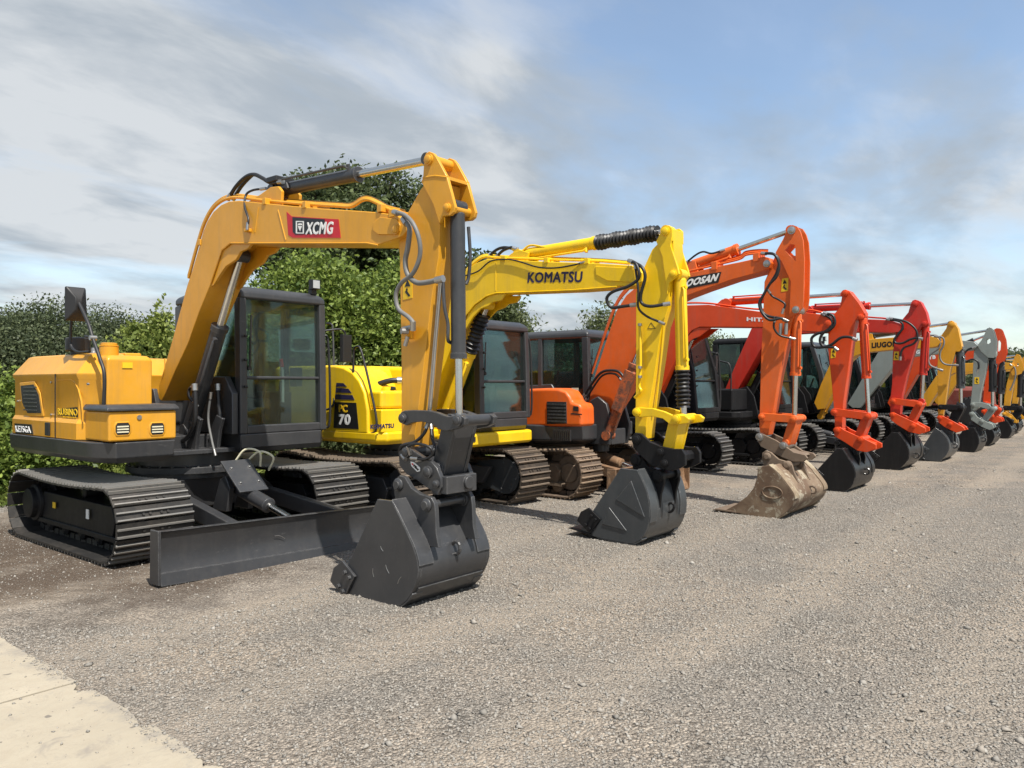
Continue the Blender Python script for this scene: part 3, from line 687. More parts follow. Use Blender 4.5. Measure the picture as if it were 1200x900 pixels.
a0, a1 = PX(78, 338, XM), PX(103.5, 375, XM); m = MB(); mx, mz = (a0 + a1) / 2, 0
cx, cy_, cz = PX(91, 356, XM); W, Hh = .098, .165
def q4(y, s, t): return [(cx - W * s, y, cz - Hh * s), (cx + W * s * t, y, cz - Hh * s), (cx + W * s * .9, y, cz + Hh * s), (cx - W * s, y, cz + Hh * s)]
m.add(q4(cy_ + .06, 1, 1.05) + q4(cy_ + .03, 1, 1.05) + q4(cy_ - .045, .35, .35), [(0, 1, 2, 3), (4, 5, 1, 0), (5, 6, 2, 1), (6, 7, 3, 2), (7, 4, 0, 3), (8, 9, 5, 4), (9, 10, 6, 5), (10, 11, 7, 6), (11, 8, 4, 7), (11, 10, 9, 8)])
m.build('mirror', 'plastic', pole, .012, 40)
# dark centre: boom foot bracket, hoses, swing deck
m = MB()
for xa in (3.90, 4.38): m.prism([(8.05, .9), (8.1, 1.35), (8.18, 1.55), (8.35, 1.55), (8.5, 1.3), (8.6, .9)], xa, xa + .05)
for xa in (4.03, 4.27): m.prism([(7.55, .9), (7.50, 1.12), (7.44, 1.24), (7.56, 1.28), (7.66, 1.15), (7.75, .9)], xa, xa + .04)
m.box(3.66, 4.72, 7.5, 8.75, .88, .93); m.box(3.62, 4.6, 8.6, 8.9, .93, 1.45)
m.build('boom_bracket', 'grey_d', root, .01)
hose(root, [PX(228, 452, 4.0), PX(229, 470, 4.0), PX(228, 495, 4.0), PX(220, 512, 4.0), PX(205, 521, 4.0)], .024)
hose(root, [PX(255, 452, 4.3), PX(256, 470, 4.3), PX(258, 495, 4.3), PX(252, 512, 4.3), PX(238, 518, 4.3)], .024)
hose(root, [PX(228, 452, 4.0), PX(222, 456, 4.0), PX(222, 465, 4.0), PX(230, 475, 4.05)], .015)
hose(root, [PX(247, 462, 4.2), PX(244, 490, 4.2), PX(248, 515, 4.2), PX(252, 532, 4.2)], .012, 'sleeve')
# cab
cb = cab(root, 4.44, 5.54, 7.37, 8.78, .87, 2.64, rake=.03, skirt=.2)
m = MB(); p = PX(216.5, 336, 4.6); m.tube([(4.7, 8.7, 2.6), (4.7, 8.72, 2.75), (4.69, 8.73, 3.05)], lambda t: .012 - .007 * t, 6, 0, False); m.build('antenna', 'plastic', cb)
lv = MB(); c0 = PY(331.5, 446, 7.75); c1 = PY(330.5, 430, 7.72); lv.tube([c0 + Vector((0, 0, -.25)), c0, c1], .016, 8); lv.build('safety_lever', 'white', cb)
MB().tube([c1, c1 + Vector((-.02, -.01, .09))], .022, 8).build('lever_knob', 'redv', cb)
bx = MB().prism([(7.40, 1.07), (7.40, 1.5), (7.55, 1.68), (7.8, 1.68), (7.95, 1.5), (8.3, 1.45), (8.3, 1.07)], 4.36, 4.43).build('side_cover', 'grey_d', cb, .012)
# arm
X1 = 4.0
boom, stick, hitch, bk = arm_set(root, dict(mat='gold', cyl='grey_d', link='grey_d', hitchm='grey_d', Xb=4.0, bw=.34, Xs=4.04, sw=.24,
    boom=[(186, 452), (202, 398), (219, 335), (225, 317), (233, 290), (238, 271), (243, 259), (250, 248), (259, 240), (268, 236), (280, 235), (300, 237), (340, 241), (380, 244.5), (420, 247), (440, 248.5), (463, 251.5), (471, 256), (476, 262), (476.5, 270), (472, 276), (466, 279), (443, 287), (430, 284.5), (380, 284.5), (335, 284.5), (270, 284.5), (260, 293), (256, 305), (247, 332), (233, 366), (220, 403), (206, 433), (193, 463), (189, 470), (185, 466)],
    lug=[(262, 284), (293, 285), (289, 291), (280, 295), (275, 304), (263, 312), (256, 322), (249, 334), (242, 338), (252, 300)],
    toplug=[(286, 240), (306, 228), (318, 219.5), (327, 218.5), (331, 224), (330, 242)],
    stick=[(497, 213), (516, 213), (513, 262), (512, 300), (505, 340), (500, 380), (493, 440), (488, 480), (480, 538), (471, 540), (468, 520), (468, 480), (468, 428), (466, 300), (465, 287), (471, 260), (477, 246), (490, 222)],
    head=[(494, 213), (496, 208), (497.5, 186), (499, 180), (503, 177.5), (508, 179.5), (511.5, 184), (524, 207), (533.5, 243), (532, 249), (528, 252.5), (519, 253.5), (515, 262), (508, 240)],
    armcyl=((323, 224), (504, 187.5), .59, .058, .033), bucyl=((536, 243), (538, 491), .715, .056, .028), bufit=False,
    bocyl=((222, 505), (282, 300), .62, .078, .040), bocx=4.17, bocm='grey_d', rod='chrome',
    link1=((474, 490), (538, 493), .052),
    linkshape=[(468.5, 488), (471, 483), (475, 481), (485, 480.5), (503, 481), (513, 483.5), (525, 488), (540, 486.5), (546, 490), (545, 498), (538, 502), (524, 505), (515, 503), (507, 497), (495, 494), (485, 495), (477, 498.5), (471, 496)],
    link2=((540, 494), (527, 549), .055, .06),
    hitch=[(469, 526), (474, 520), (485, 527), (500, 537), (508, 541), (514, 548), (519, 561), (519, 571), (515, 580), (509, 576), (490, 562), (478, 555), (470, 545)],
    hpins=[((502, 553), .045), ((477, 530), .04), ((512, 567), .03)],
    bucket=dict(X0=3.76, X1=4.52, mat='grey_d', em='grey_d', pts=[(391, 699), (430, 708), (453, 712), (466, 711), (476, 704), (485, 690), (490, 674), (489.5, 659), (485, 643), (480, 631), (469, 607), (459, 587), (442, 585)],
        ears=((3.90, 4.29), [(463, 588), (461, 572), (463, 562), (468, 557), (474, 559), (482, 572), (492, 579), (505, 583), (509, 590), (510, 600), (511, 625), (514, 642), (500, 640), (480, 620)], [(467, 568), (500, 592)], .05))))
for a_, c_ in (((437, 666), (438, 676)), ((452, 662), (456, 672)), ((446, 640), (449, 646)), ((470, 676), (466, 684))):
    q0, q1 = PX(*a_, 3.7595), PX(*c_, 3.7595); MB().tube([q0, q0.lerp(q1, .5) + Vector((0, .006, 0)), q1], .0022, 5).build('scratch_mark', 'steel', bk)
for a_, c_ in (((322, 628), (334, 631)),):
    q0, q1 = PY(*a_, 6.075), PY(*c_, 6.075); MB().tube([q0, q0.lerp(q1, .5) + Vector((0, 0, .012)), q1], .0025, 5).build('scratch_mark', 'steel', bld)
m = MB(); yzb = smooth2(poly([(453, 712), (466, 711), (476, 704), (485, 690)], 3.76), 3); m.prism([(y, z) for y, z in yzb] + [(y - .012, z - .004) for y, z in yzb[::-1]], 3.80, 4.48); m.build('lower_wear_plate', 'grey_d', bk, .003)
# front block of the hitch and its sockets
q0 = PX(518, 563, 4.0); m = MB(); m.box(4.0, 4.32, q0.y - .05, q0.y + .05, q0.z - .10, q0.z + .03); m.cyl((4.22, q0.y - .075, q0.z - .03), (4.22, q0.y - .04, q0.z - .03), .05, 16); m.build('hitch_block', 'grey_d', hitch, .008)
lbp = [(481, 541), (485, 541.5), (492, 548), (492, 552), (489, 553), (482, 546)]
lp = MB().prism(poly(lbp, 3.975), 3.9745, 3.9795).build('maker_badge', 'white', hitch)
text_px('Miller', 3.9742, (484.3, 546.8), (490.5, 552.3), (485.2, 543.6), 'blackv', lp, bold=.03)
MB().prism([(a_[0], a_[1]) for a_ in poly([(482.2, 542.5), (484, 543), (484.6, 545.4), (482.8, 545)], 3.974)], 3.9735, 3.9743).build('badge_dot', 'redv', lp)
# badge on the boom
Xf = 4.0
bd = MB().prism(poly([(336, 248), (342, 253.5), (397, 257), (399.5, 278.8), (343, 278.6), (338, 275.5)], Xf), Xf - .0025, Xf + .001).build('badge', 'redv', boom)
MB().prism(poly([(343, 254.5), (381, 257), (381, 274), (346.5, 275), (343.5, 272)], Xf), Xf - .004, Xf - .0026).build('badge_panel', 'blackv', bd)
text_px('XCMG', Xf - .0042, (358, 275), (391, 274.6), (358, 260.4), 'white', bd, bold=.03, shear=.25)
fr = MB()
for a_ in ([(347.3, 273.6), (347.3, 259), (348.6, 259), (348.6, 273.6)], [(355.4, 273.8), (355.4, 259.2), (356.6, 259.2), (356.6, 273.8)], [(348.6, 260.2), (348.6, 259), (355.4, 259.2), (355.4, 260.4)], [(348.6, 273.7), (348.6, 272.5), (355.4, 272.7), (355.4, 273.8)], [(349.4, 264), (350.6, 261.8), (353.6, 261.8), (354.8, 264)], [(349.6, 265), (354.6, 265), (352.2, 271.2)]):
    fr.prism(poly(a_, Xf), Xf - .0062, Xf - .0042)
fr.build('badge_emblem', 'white', bd)
# weld ribs, bracket, pipes and hoses along the boom
m = MB()
for a_, b_ in (((326, 246), (335, 281)), ((303, 243), (299, 272))): m.tube([PX(*a_, Xf), PX(*b_, Xf)], .006, 6, 0, False)
m.tube([PX(190, 444, Xf), PX(193, 434, Xf), PX(193, 420, Xf)], .006, 6)
m.tube([PX(x, y, Xf) for x, y in ((247, 332), (256, 305), (260, 293), (270, 285), (300, 285), (335, 285), (430, 285), (443, 287.5))], .008, 6, 0, False)
m.build('weld_bead', 'gold', boom)
mk = MB(); q0 = PX(293, 271, Xf); mk.box(Xf - .05, Xf, q0.y - .03, q0.y + .03, q0.z - .01, q0.z + .02); mk.build('grease_bracket', 'gold', boom, .004)
hose(boom, [PX(290, 267, Xf - .04), PX(291, 256, Xf - .03), PX(287, 243, Xf - .01), PX(288, 229, Xf + .04), PX(296, 223, Xf + .06), PX(310, 221, Xf + .1)], .011)
for dx, dv in ((.05, 0), (.12, -1.5), (.2, -3)):
    m = MB(); m.tube([PX(x, y + dv, Xf + dx) for x, y in ((221, 326), (232, 286), (239, 264), (248, 247), (258, 237), (268, 232.5), (280, 231.5), (310, 235), (350, 238.5), (395, 241.5), (412, 242), (424, 235), (432, 234), (442, 238), (455, 245), (470, 250))], .014, 8); m.build('oil_pipe', 'gold', boom, 0, 60)
m = MB()
for u, v in ((234, 284), (310, 236), (357, 240), (445, 244), (459, 250)): q0 = PX(u, v, Xf); m.box(Xf - .01, Xf + .25, q0.y - .025, q0.y + .025, q0.z - .03, q0.z + .03)
m.build('pipe_clamp', 'gold', boom, .005)
for dx, k in ((.10, 0), (.2, 6)):
    hose(boom, [PX(268 + k, 232, Xf + dx), PX(277 + k, 218, Xf + dx), PX(288 + k * .8, 207.5, Xf + dx), PX(298, 204.5, Xf + dx), PX(308, 209, Xf + dx), PX(317, 214, Xf + dx), PX(330, 213, Xf + dx)], .019)
m = MB(); q0 = PX(326, 213, Xf + .15); m.box(Xf + .06, Xf + .26, q0.y - .1, q0.y + .06, q0.z - .02, q0.z + .03); m.cyl(PX(336, 214, Xf + .1), PX(338, 222, Xf + .1), .022, 10); m.build('hose_manifold', 'plastic', boom, .008)
rp = MB(); rp.prism(poly([(438, 262), (446, 254.5), (466, 257), (470, 264), (469, 271), (464, 275), (444, 275), (438, 270)], Xf), Xf - .012, Xf + .001); rp.build('tip_plate', 'gold', boom, .004)
bosses(boom, [((PX(465, 269, Xf).y, PX(465, 269, Xf).z), .04)], Xf - .012, Xf + .35, 'gold')
bosses(stick, [((PX(503.3, 187.3, 4.04).y, PX(503.3, 187.3, 4.04).z), .042), ((PX(525, 243.5, 4.04).y, PX(525, 243.5, 4.04).z), .034)], 4.03, 4.29, 'gold')
m = MB(); Xs = 4.04
m.tube([PX(496, 208.5, Xs), PX(510, 206.5, Xs), PX(524, 208, Xs)], .010, 6, 0, False); m.build('weld_bead', 'gold', stick)
q0, q1 = PX(524, 208, Xs), PX(508, 206, Xs); m = MB(); m.box(4.05, 4.28, q0.y, q0.y + .1, q0.z - .012, q0.z + .012); m.build('head_stiffener', 'gold', stick)
def side_hose(par, X, pts, r=.017, mat='sleeve'): return hose(par, [PX(u, v, X - d) for u, v, d in pts], r, mat)
side_hose(stick, 4.0, [(463, 249, .02), (474, 252, .06), (484, 262, .08), (491, 280, .07), (492, 300, .05), (484, 320, .05), (470, 332, .05), (464, 346, .05), (467, 362, .05), (478, 371, .05), (484, 378, .05), (484, 384, .04)], .017)
side_hose(stick, 4.0, [(474, 258, .03), (480, 268, .05), (478, 290, .05), (475, 306, .04), (478, 322, .04), (488, 331, .04), (500, 331, .04), (517, 327, .03)], .02)
m = MB(); q0 = PX(480, 390, 4.04); m.box(3.97, 4.04, q0.y - .05, q0.y + .02, q0.z - .05, q0.z + .05); m.build('hose_block', 'gold', stick, .006)
m = MB(); q0 = PX(478, 388, 3.98); m.cyl(q0, q0 + Vector((-.05, .02, 0)), .025, 10); m.cyl(q0 - Vector((0, 0, .04)), q0 + Vector((0, .03, -.11)), .016, 8); m.cyl(q0 + Vector((0, .05, .02)), q0 + Vector((0, -.05, .03)), .018, 8); m.build('hose_coupling', 'steel', stick)
label_plate(stick, 4.06, [(472.5, 330), (483, 324), (483.5, 349), (472.5, 351.5)], 'labely')
for k, dx in enumerate((.055, .085)):
    m = MB(); m.tube([PX(517 - k * 2, 327, Xs + dx - .04), PX(516 - k * 2, 345, Xs + dx - .03), PX(511 - k * 2, 400, Xs + dx - .02), PX(507 - k * 2, 450, Xs + dx - .02), PX(503 - k * 2, 495, Xs + dx - .02)], .010, 8); m.build('oil_pipe', 'steel', stick, 0, 60)
hose(hitch, [PX(502, 495, 4.05), PX(497, 508, 4.02), PX(486, 518, 4.0), PX(472, 522, 3.96), (4.0, PX(468, 530, 4).y, PX(468, 530, 4).z), PX(474, 537, 3.97)], .013)
hose(hitch, [PX(480, 530, 3.96), PX(478, 524, 3.94), PX(488, 520, 3.94), PX(503, 524, 3.96), PX(507, 532, 3.98), PX(498, 538, 3.97), PX(484, 537, 3.96)], .011)
hose(hitch, [PX(505, 497, 4.1), PX(506, 512, 4.06), PX(509, 524, 4.02), PX(503, 536, 3.98), PX(490, 540, 3.98)], .011)
m = MB(); Xq = 4.16; m.tube([PX(549, 266, Xq + .07), PX(551, 300, Xq + .07), PX(549, 325, Xq + .07), PX(546, 333, Xq + .05)], .014, 8); m.tube([PX(519, 328, Xq - .09), PX(521, 360, Xq - .09), PX(525, 380, Xq - .07), PX(525, 398, Xq - .07), PX(529, 402, Xq)], .014, 8); m.build('cylinder_pipe', 'grey_d', root, 0, 60)
# ================================================================== 2: yellow excavator
root = thing('excavator', 'bright yellow excavator with black rubber bellows on its arm cylinders, second in the row', 'excavator', (7.1, 7.4, 0), GRP)
dirt = ['dirtshoe', 'dirtedge']; dusty = ['darkshoe', 'darkedge']
track(root, 5.82, 6.42, 6.30, 9.0, .74, .15, dusty, 'grey_d')
track(root, 7.80, 8.42, 6.28, 9.0, .74, .15, dusty, 'grey_d', cover=True)
carbody(root, 6.42, 7.8, 7.1, 7.65, .74, 'grey_d')
m = MB(); m.prism([(6.9, .28), (6.75, .50), (8.2, .50), (8.2, .25)], 7.70, 7.78); m.prism([(6.5, .2), (6.5, .5), (7.6, .5), (7.6, .2)], 6.44, 6.52); m.build('track_brace', 'grey_d', root, .01)
MB().box(6.435, 6.439, 6.95, 7.0, .28, .40).build('label_plate', 'white', root)
deck = [(6.0, 7.05), (6.0, 8.7), (6.2, 9.15), (6.6, 9.4), (7.6, 9.4), (8.05, 9.15), (8.25, 8.7), (8.25, 7.9), (7.3, 7.9), (7.3, 7.05), (6.5, 6.95), (6.1, 6.95)]
MB().loft([(.88, inset(deck, .05)), (.92, deck), (1.03, deck)]).build('deck', 'yellow', root, .03, 30, 3)
hx = 6.0
yz = poly([(372, 428.5), (391, 428), (402, 430), (413, 436), (421, 446), (427, 460), (430.5, 480), (431, 509), (372, 506)], hx)
hd = MB().prism(yz, hx, 6.55).build('engine_cover', 'yellow', root, .03, 30, 3)
MB().box(6.1, 8.2, 8.0, 9.3, 1.03, 1.84).build('counterweight', 'yellow', root, .06, 30, 3)
MB().loft([(1.03, [(6.04, 7.2), (6.72, 7.2), (6.72, 7.9), (6.04, 7.9)]), (1.8, [(6.2, 7.6), (6.72, 7.6), (6.72, 8.1), (6.2, 8.1)])]).build('tank_cover', 'yellow', root, .03, 30, 3)
fb = MB().box(6.03, 6.6, 6.98, 7.4, 1.02, 1.30).build('tool_box', 'yellow', root, .02, 30)
ft = MB().box(6.06, 6.6, 7.02, 7.5, 1.305, 1.52).build('fuel_tank', 'yellow', root, .04, 30, 3)
MB().lathe((6.3, 7.2, 1.5), (6.3, 7.2, 1.58), [(0, .07), (.05, .07), (.055, .05), (.07, .05)], 16).build('filler_cap', 'yellow', ft)
lettering('KOMATSU', (PY(434, 503, 6.98).x, 6.98, PY(434, 503, 6.98).z), (PY(461.5, 501.5, 6.98).x, 6.98, PY(434, 503, 6.98).z), (PY(434, 496, 6.98).x, 6.98, PY(434, 497.5, 6.98).z), (0, -1, 0), 'navy', fb, bold=.05)
sp = MB().prism(poly([(392.5, 471), (417.5, 472), (420.5, 503), (391, 501.5)], hx), hx - .004, hx + .001).build('model_plate', 'blackv', hd)
text_px('PC', hx - .0045, (397, 483), (407.3, 483.5), (397, 474), 'labely', hd, bold=.045)
text_px('70', hx - .0045, (396.7, 497.8), (410.5, 498.2), (397, 485.2), 'white', hd, bold=.045)
m = MB()
for a_ in ([(393, 462), (413, 463), (415.5, 468.5), (393, 468)], [(394, 454.5), (408.5, 455.5), (412, 460.5), (393.5, 460)], [(394.5, 448.5), (402.5, 449), (406.5, 453), (394, 453)]): m.prism(poly(a_, hx), hx - .004, hx + .001)
m.build('stripe_panel', 'navy', hd)
m = MB(); m.tube([PX(414, 437, 6.02), PX(414.5, 412, 6.02), PX(417, 406.5, 6.02), PX(422, 408, 6.02), PX(427, 425, 6.02), PX(434, 455, 6.02), PX(441, 490, 6.02), PX(440, 505, 6.02), PX(434, 508, 6.02), PX(428, 507.5, 6.02)], .014, 8)
m.tube([PX(383, 379, 6.2), PX(388, 380, 6.2), PX(390, 388, 6.2), PX(391.5, 440, 6.1), PX(391.5, 470, 6.0), PX(387, 478, 5.98), PX(383, 480, 5.98)], .014, 8)
m.build('hand_rail', 'plastic', root, 0, 50)
hose(root, [PX(436, 456, 6.25), PX(444, 450, 6.3), PX(458, 446, 6.4), PX(470, 446, 6.5)], .035)
hose(root, [PX(452, 458, 6.3), PX(462, 455, 6.35), (6.5, 7.6, 1.55)], .022)
cb = cab(root, 7.33, 8.36, 6.58, 8.0, .98, 2.44, rake=.04, skirt=.16, lamp=False, mirror=False, gl='glassd')
m = MB(); m.loft([(.80, inset([(7.0, 6.54), (8.34, 6.54), (8.42, 6.64), (8.42, 7.9), (7.0, 7.9)], .03)), (.84, [(7.0, 6.54), (8.34, 6.54), (8.42, 6.64), (8.42, 7.9), (7.0, 7.9)]), (.975, [(7.0, 6.54), (8.34, 6.54), (8.42, 6.64), (8.42, 7.9), (7.0, 7.9)])]); m.build('front_bumper', 'yellow', root, .035, 30, 3)
q0 = PY(555, 515, 6.54); MB().box(q0.x - .03, q0.x + .03, 6.532, 6.538, q0.z - .03, q0.z + .03).build('reflector', 'plastic', root)
m = MB()
for xa in (6.78, 7.30): m.prism([(6.9, .9), (6.95, 1.3), (7.1, 1.5), (7.3, 1.45), (7.6, .9)], xa, xa + .05)
m.box(6.62, 7.3, 6.9, 8.0, .85, .9); m.build('boom_bracket', 'black', root, .01)
Xb = 6.9
boom, stick, hitch, bk = arm_set(root, dict(mat='yellow', hitchm='black', Xb=6.9, bw=.34, Xs=6.95, sw=.24,
    boom=[(487, 482), (497, 440), (508, 400), (520, 362), (532, 336), (545, 318), (556, 309), (571, 303.5), (585, 304), (640, 306.5), (700, 308.5), (740, 311), (748, 314), (753, 320), (752, 330), (745, 335), (723, 335.5), (670, 339.5), (620, 341.5), (581, 343), (570, 347), (556, 357), (543, 373), (534, 392), (522, 425), (510, 455), (498, 486), (491, 489)],
    lug=[(575, 344), (591, 344), (586, 352), (576, 354), (572, 358), (562, 362), (553, 372), (546, 384), (540, 388), (550, 362)],
    toplug=[(590, 305), (600, 297), (610, 293), (620, 296), (618, 306)],
    stick=[(775, 280), (788, 281), (789, 300), (785, 320), (784, 332), (782, 361), (774, 383), (768, 425), (764, 450), (757, 490), (754, 518), (746, 520), (743, 507), (744, 440), (744, 345), (747, 328), (754, 312), (763, 292)],
    head=[(769, 283), (775.5, 270), (779, 265), (784, 264), (787.5, 267), (788, 276), (786, 288), (794.5, 314), (796, 321), (789, 327.5), (784, 332), (782, 345), (776, 300)],
    armcyl=((610, 299), (783, 271), .555, .068, .035), armbell=19, bucyl=((797, 322), (801, 490), .665, .062, .034), bubell=10,
    bocyl=((521, 492), (571, 357), .60, .08, .04), bocx=7.07, bobell=10,
    link1=((747, 483), (793, 491), .06), linkshape=[(742, 483), (744, 478), (749, 477.5), (765, 478.5), (778, 482), (788, 486.5), (803, 487), (808, 491), (806, 496), (792, 498), (785, 497), (777, 490.5), (765, 488), (750, 489), (744, 488)],
    link2=((796, 495), (788, 529), .05, .05),
    hitch=[(741, 512), (745, 507), (752, 508), (763, 518), (775, 523), (790, 526), (800, 526), (804, 533), (804, 545), (797, 549), (787, 552), (765, 546), (750, 532), (743, 524)],
    hpins=[((746, 515), .05), ((774, 530), .045), ((779, 543), .04)],
    bucket=dict(X0=6.76, X1=7.54, mat='slate', em='black', pts=[(679, 623), (700, 630), (725, 635), (741, 637), (752, 631), (759, 618), (761.5, 601), (760, 585), (756, 570), (747, 551), (727, 548.5)],
        ears=((6.95, 7.27), [(742, 551), (740, 542), (742, 535), (747, 533), (753, 537), (760, 547), (770, 551), (777, 556), (778, 566), (774, 580), (772, 600), (764, 596), (756, 572)], [(745, 539), (771, 558)], .065))))
# triangular recess lines on the bucket side
m = MB()
for tri in ([(740, 563), (756, 606), (722, 585)], [(714, 594), (735, 622), (706, 614)]):
    m.prism(poly(tri, 6.76), 6.750, 6.762)
m.build('side_plate', 'slate', bk, .006)
text_px('KOMATSU', Xb, (618, 331.5), (682, 331), (619, 319), 'navy', boom, bold=.035)
for dx, dv in ((.04, 0), (.12, -1), (.2, -2)):
    m = MB(); m.tube([PX(x, y + dv, Xb + dx) for x, y in ((547, 318), (556, 308), (568, 301), (585, 302), (640, 304), (700, 306), (738, 309))], .014, 8); m.build('oil_pipe', 'yellow', boom, 0, 60)
m = MB()
for u, v in ((590, 303), (640, 305), (687, 306)): q0 = PX(u, v, Xb); m.box(Xb - .01, Xb + .22, q0.y - .03, q0.y + .03, q0.z - .03, q0.z + .03)
m.build('pipe_clamp', 'yellow', boom, .005)
side_hose(boom, Xb, [(542, 324, .02), (560, 318, .03), (575, 306, .02), (595, 304, .02), (610, 307, .02), (630, 313, .02), (650, 314, .02), (670, 311, .02), (685, 307, .0)], .009, 'rubber')
for k in (0, 9): hose(boom, [PX(572 + k, 302, Xb + .1), PX(580 + k, 294, Xb + .1), PX(590 + k, 290, Xb + .1), PX(605, 292, Xb + .12)], .018)
m = MB(); m.tube([PX(612, 294, Xb + .1), PX(622, 287.5, Xb + .12), PX(640, 290, Xb + .12), PX(660, 291, Xb + .14)], .012, 8); m.build('cylinder_pipe', 'yellow', boom, 0, 60)
MB().prism(poly([(698, 312), (735, 314), (747, 318), (745, 331), (712, 329), (699, 322)], Xb), Xb - .01, Xb).build('tip_plate', 'yellow', boom, .004)
m = MB(); m.tube([PX(x, y, Xb) for x, y in ((534, 392), (543, 373), (556, 357), (570, 347), (581, 343.4), (620, 342), (670, 340), (723, 336))], .008, 6, 0, False); m.tube([PX(581, 307, Xb), PX(581, 341, Xb)], .006, 6, 0, False); m.build('weld_bead', 'yellow', boom)
bosses(stick, [((PX(780, 271, 6.95).y, PX(780, 271, 6.95).z), .045), ((PX(789, 321, 6.95).y, PX(789, 321, 6.95).z), .04)], 6.94, 7.2, 'yellow')
MB().box(6.95, 7.19, PX(786, 272, 6.95).y - .02, PX(786, 272, 6.95).y + .03, PX(786, 283, 6.95).z, PX(786, 268, 6.95).z).build('head_stiffener', 'yellow', stick, .008)
side_hose(stick, 6.9, [(738, 306, .03), (745, 309, .06), (749, 320, .07), (747, 328, .06), (735, 336, .08), (718, 342, .1), (711, 350, .1), (716, 360, .08), (730, 359, .05), (744, 357, .03)], .017, 'rubber')
side_hose(stick, 6.9, [(741, 307, .03), (752, 313, .06), (756, 325, .06), (751, 345, .05), (752, 355, .04), (762, 359, .04), (783, 356, -.02)], .017, 'rubber')
side_hose(stick, 6.9, [(744, 310, .04), (748, 340, .06), (748, 360, .04), (757, 370, .02), (770, 376, .0), (777, 379, .0)], .012, 'rubber')
m = MB(); m.tube([PX(750, 379, 6.92), PX(750.5, 430, 6.92), PX(749, 452, 6.92), PX(751, 458, 6.92), PX(744, 466, 6.93)], .016, 8); m.tube([PX(778, 380, 7.0), PX(774, 425, 7.02), PX(768, 480, 7.05)], .011, 8); m.build('oil_pipe', 'yellow', stick, 0, 60)
for v in (379, 429, 440): MB().cyl(PX(750, v, 6.90), PX(750, v + 3, 6.90), .022, 10).build('hose_coupling', 'steel', stick)
m = MB()
for a_, b_ in (((763, 378), (768, 385)), ((763, 378), (759, 385)), ((759, 385), (768, 385))): m.tube([PX(*a_, 6.969), PX(*b_, 6.969)], .003, 4, 0, False)
m.build('warning_label', 'blackv', stick)
# ================================================================== 3: orange swing-boom excavator
root = thing('excavator', 'orange excavator with worn paint and a muddy brown weathered bucket', 'excavator', (9.75, 7.3, 0), GRP)
track(root, 8.70, 9.22, 5.95, 8.55, .70, .14, dirt, 'mudframe')
track(root, 10.28, 10.80, 5.95, 8.55, .70, .14, dirt, 'mudframe')
carbody(root, 9.2, 10.3, 9.75, 7.3, .72, 'mudframe')
dozer(root, 8.75, 10.85, 5.5, .46, 'rustblade', 7.0, .42, (9.4, 10.1))
base = [(8.80, 6.35), (8.68, 6.75), (8.68, 8.0), (8.85, 8.5), (9.3, 8.75), (10.2, 8.75), (10.65, 8.5), (10.8, 8.0), (10.8, 6.5), (10.6, 6.3), (9.3, 6.2)]
MB().loft([(.74, inset(base, .12)), (.80, base), (1.02, base)]).build('deck', 'grey_d', root, .03, 30, 3)
m = MB()
for k in range(9): q0 = PX(648 + k * 2.4, 513, 8.66); m.box(8.662, 8.69, q0.y - .01, q0.y + .01, .82, .97)
m.build('deck_vent', 'plastic', root)
hx = 8.72
yz = poly([(612, 456), (640, 454.8), (654, 455), (663, 458), (668, 465), (670, 471), (678, 473), (681, 477), (681.5, 500), (612, 500)], hx)
hd = MB().prism(yz, hx, 9.06).build('engine_cover', 'orange', root, .045, 30, 3)
MB().box(9.06, 9.5, 6.9, 7.3, 1.02, 1.5).build('side_cover', 'orange', root, .04, 30, 3)
MB().box(8.78, 10.7, 7.2, 8.6, 1.02, 1.5).build('counterweight', 'orange', root, .1, 30, 3)
yz = poly([(641, 470.5), (664, 471), (664.5, 496.5), (641, 497)], hx); MB().prism(yz, hx - .008, hx + .002).build('side_grille', 'plastic', hd, .006)
m = MB(); ys = [p[0] for p in yz]; zs = [p[1] for p in yz]
for k in range(6): z = min(zs) + .035 + k * .047; m.prism([(min(ys) + .02, z), (max(ys) - .02, z), (max(ys) - .02, z + .022), (min(ys) + .02, z + .022)], hx - .02, hx - .007)
m.build('grille_slats', 'grey_d', hd)
MB().prism(poly([(672, 476), (678, 476.5), (678, 482), (672, 481.5)], hx), hx - .006, hx).build('door_latch', 'plastic', hd)
MB().prism(poly([(669, 484), (682, 485), (682, 486.5), (669, 485.5)], hx), hx - .003, hx).build('panel_seam', 'plastic', hd)
MB().prism(poly([(670, 454.5), (678, 454.5), (678, 465), (670, 465)], 9.42), 9.414, 9.418).build('label_plate', 'labelw', root)
cb = cab(root, 9.55, 10.6, 6.42, 8.1, 1.0, 2.42, mat='grey_d', rake=.03, skirt=.14, round_front=.0, lamp=False, mirror=False, gl='glassd')
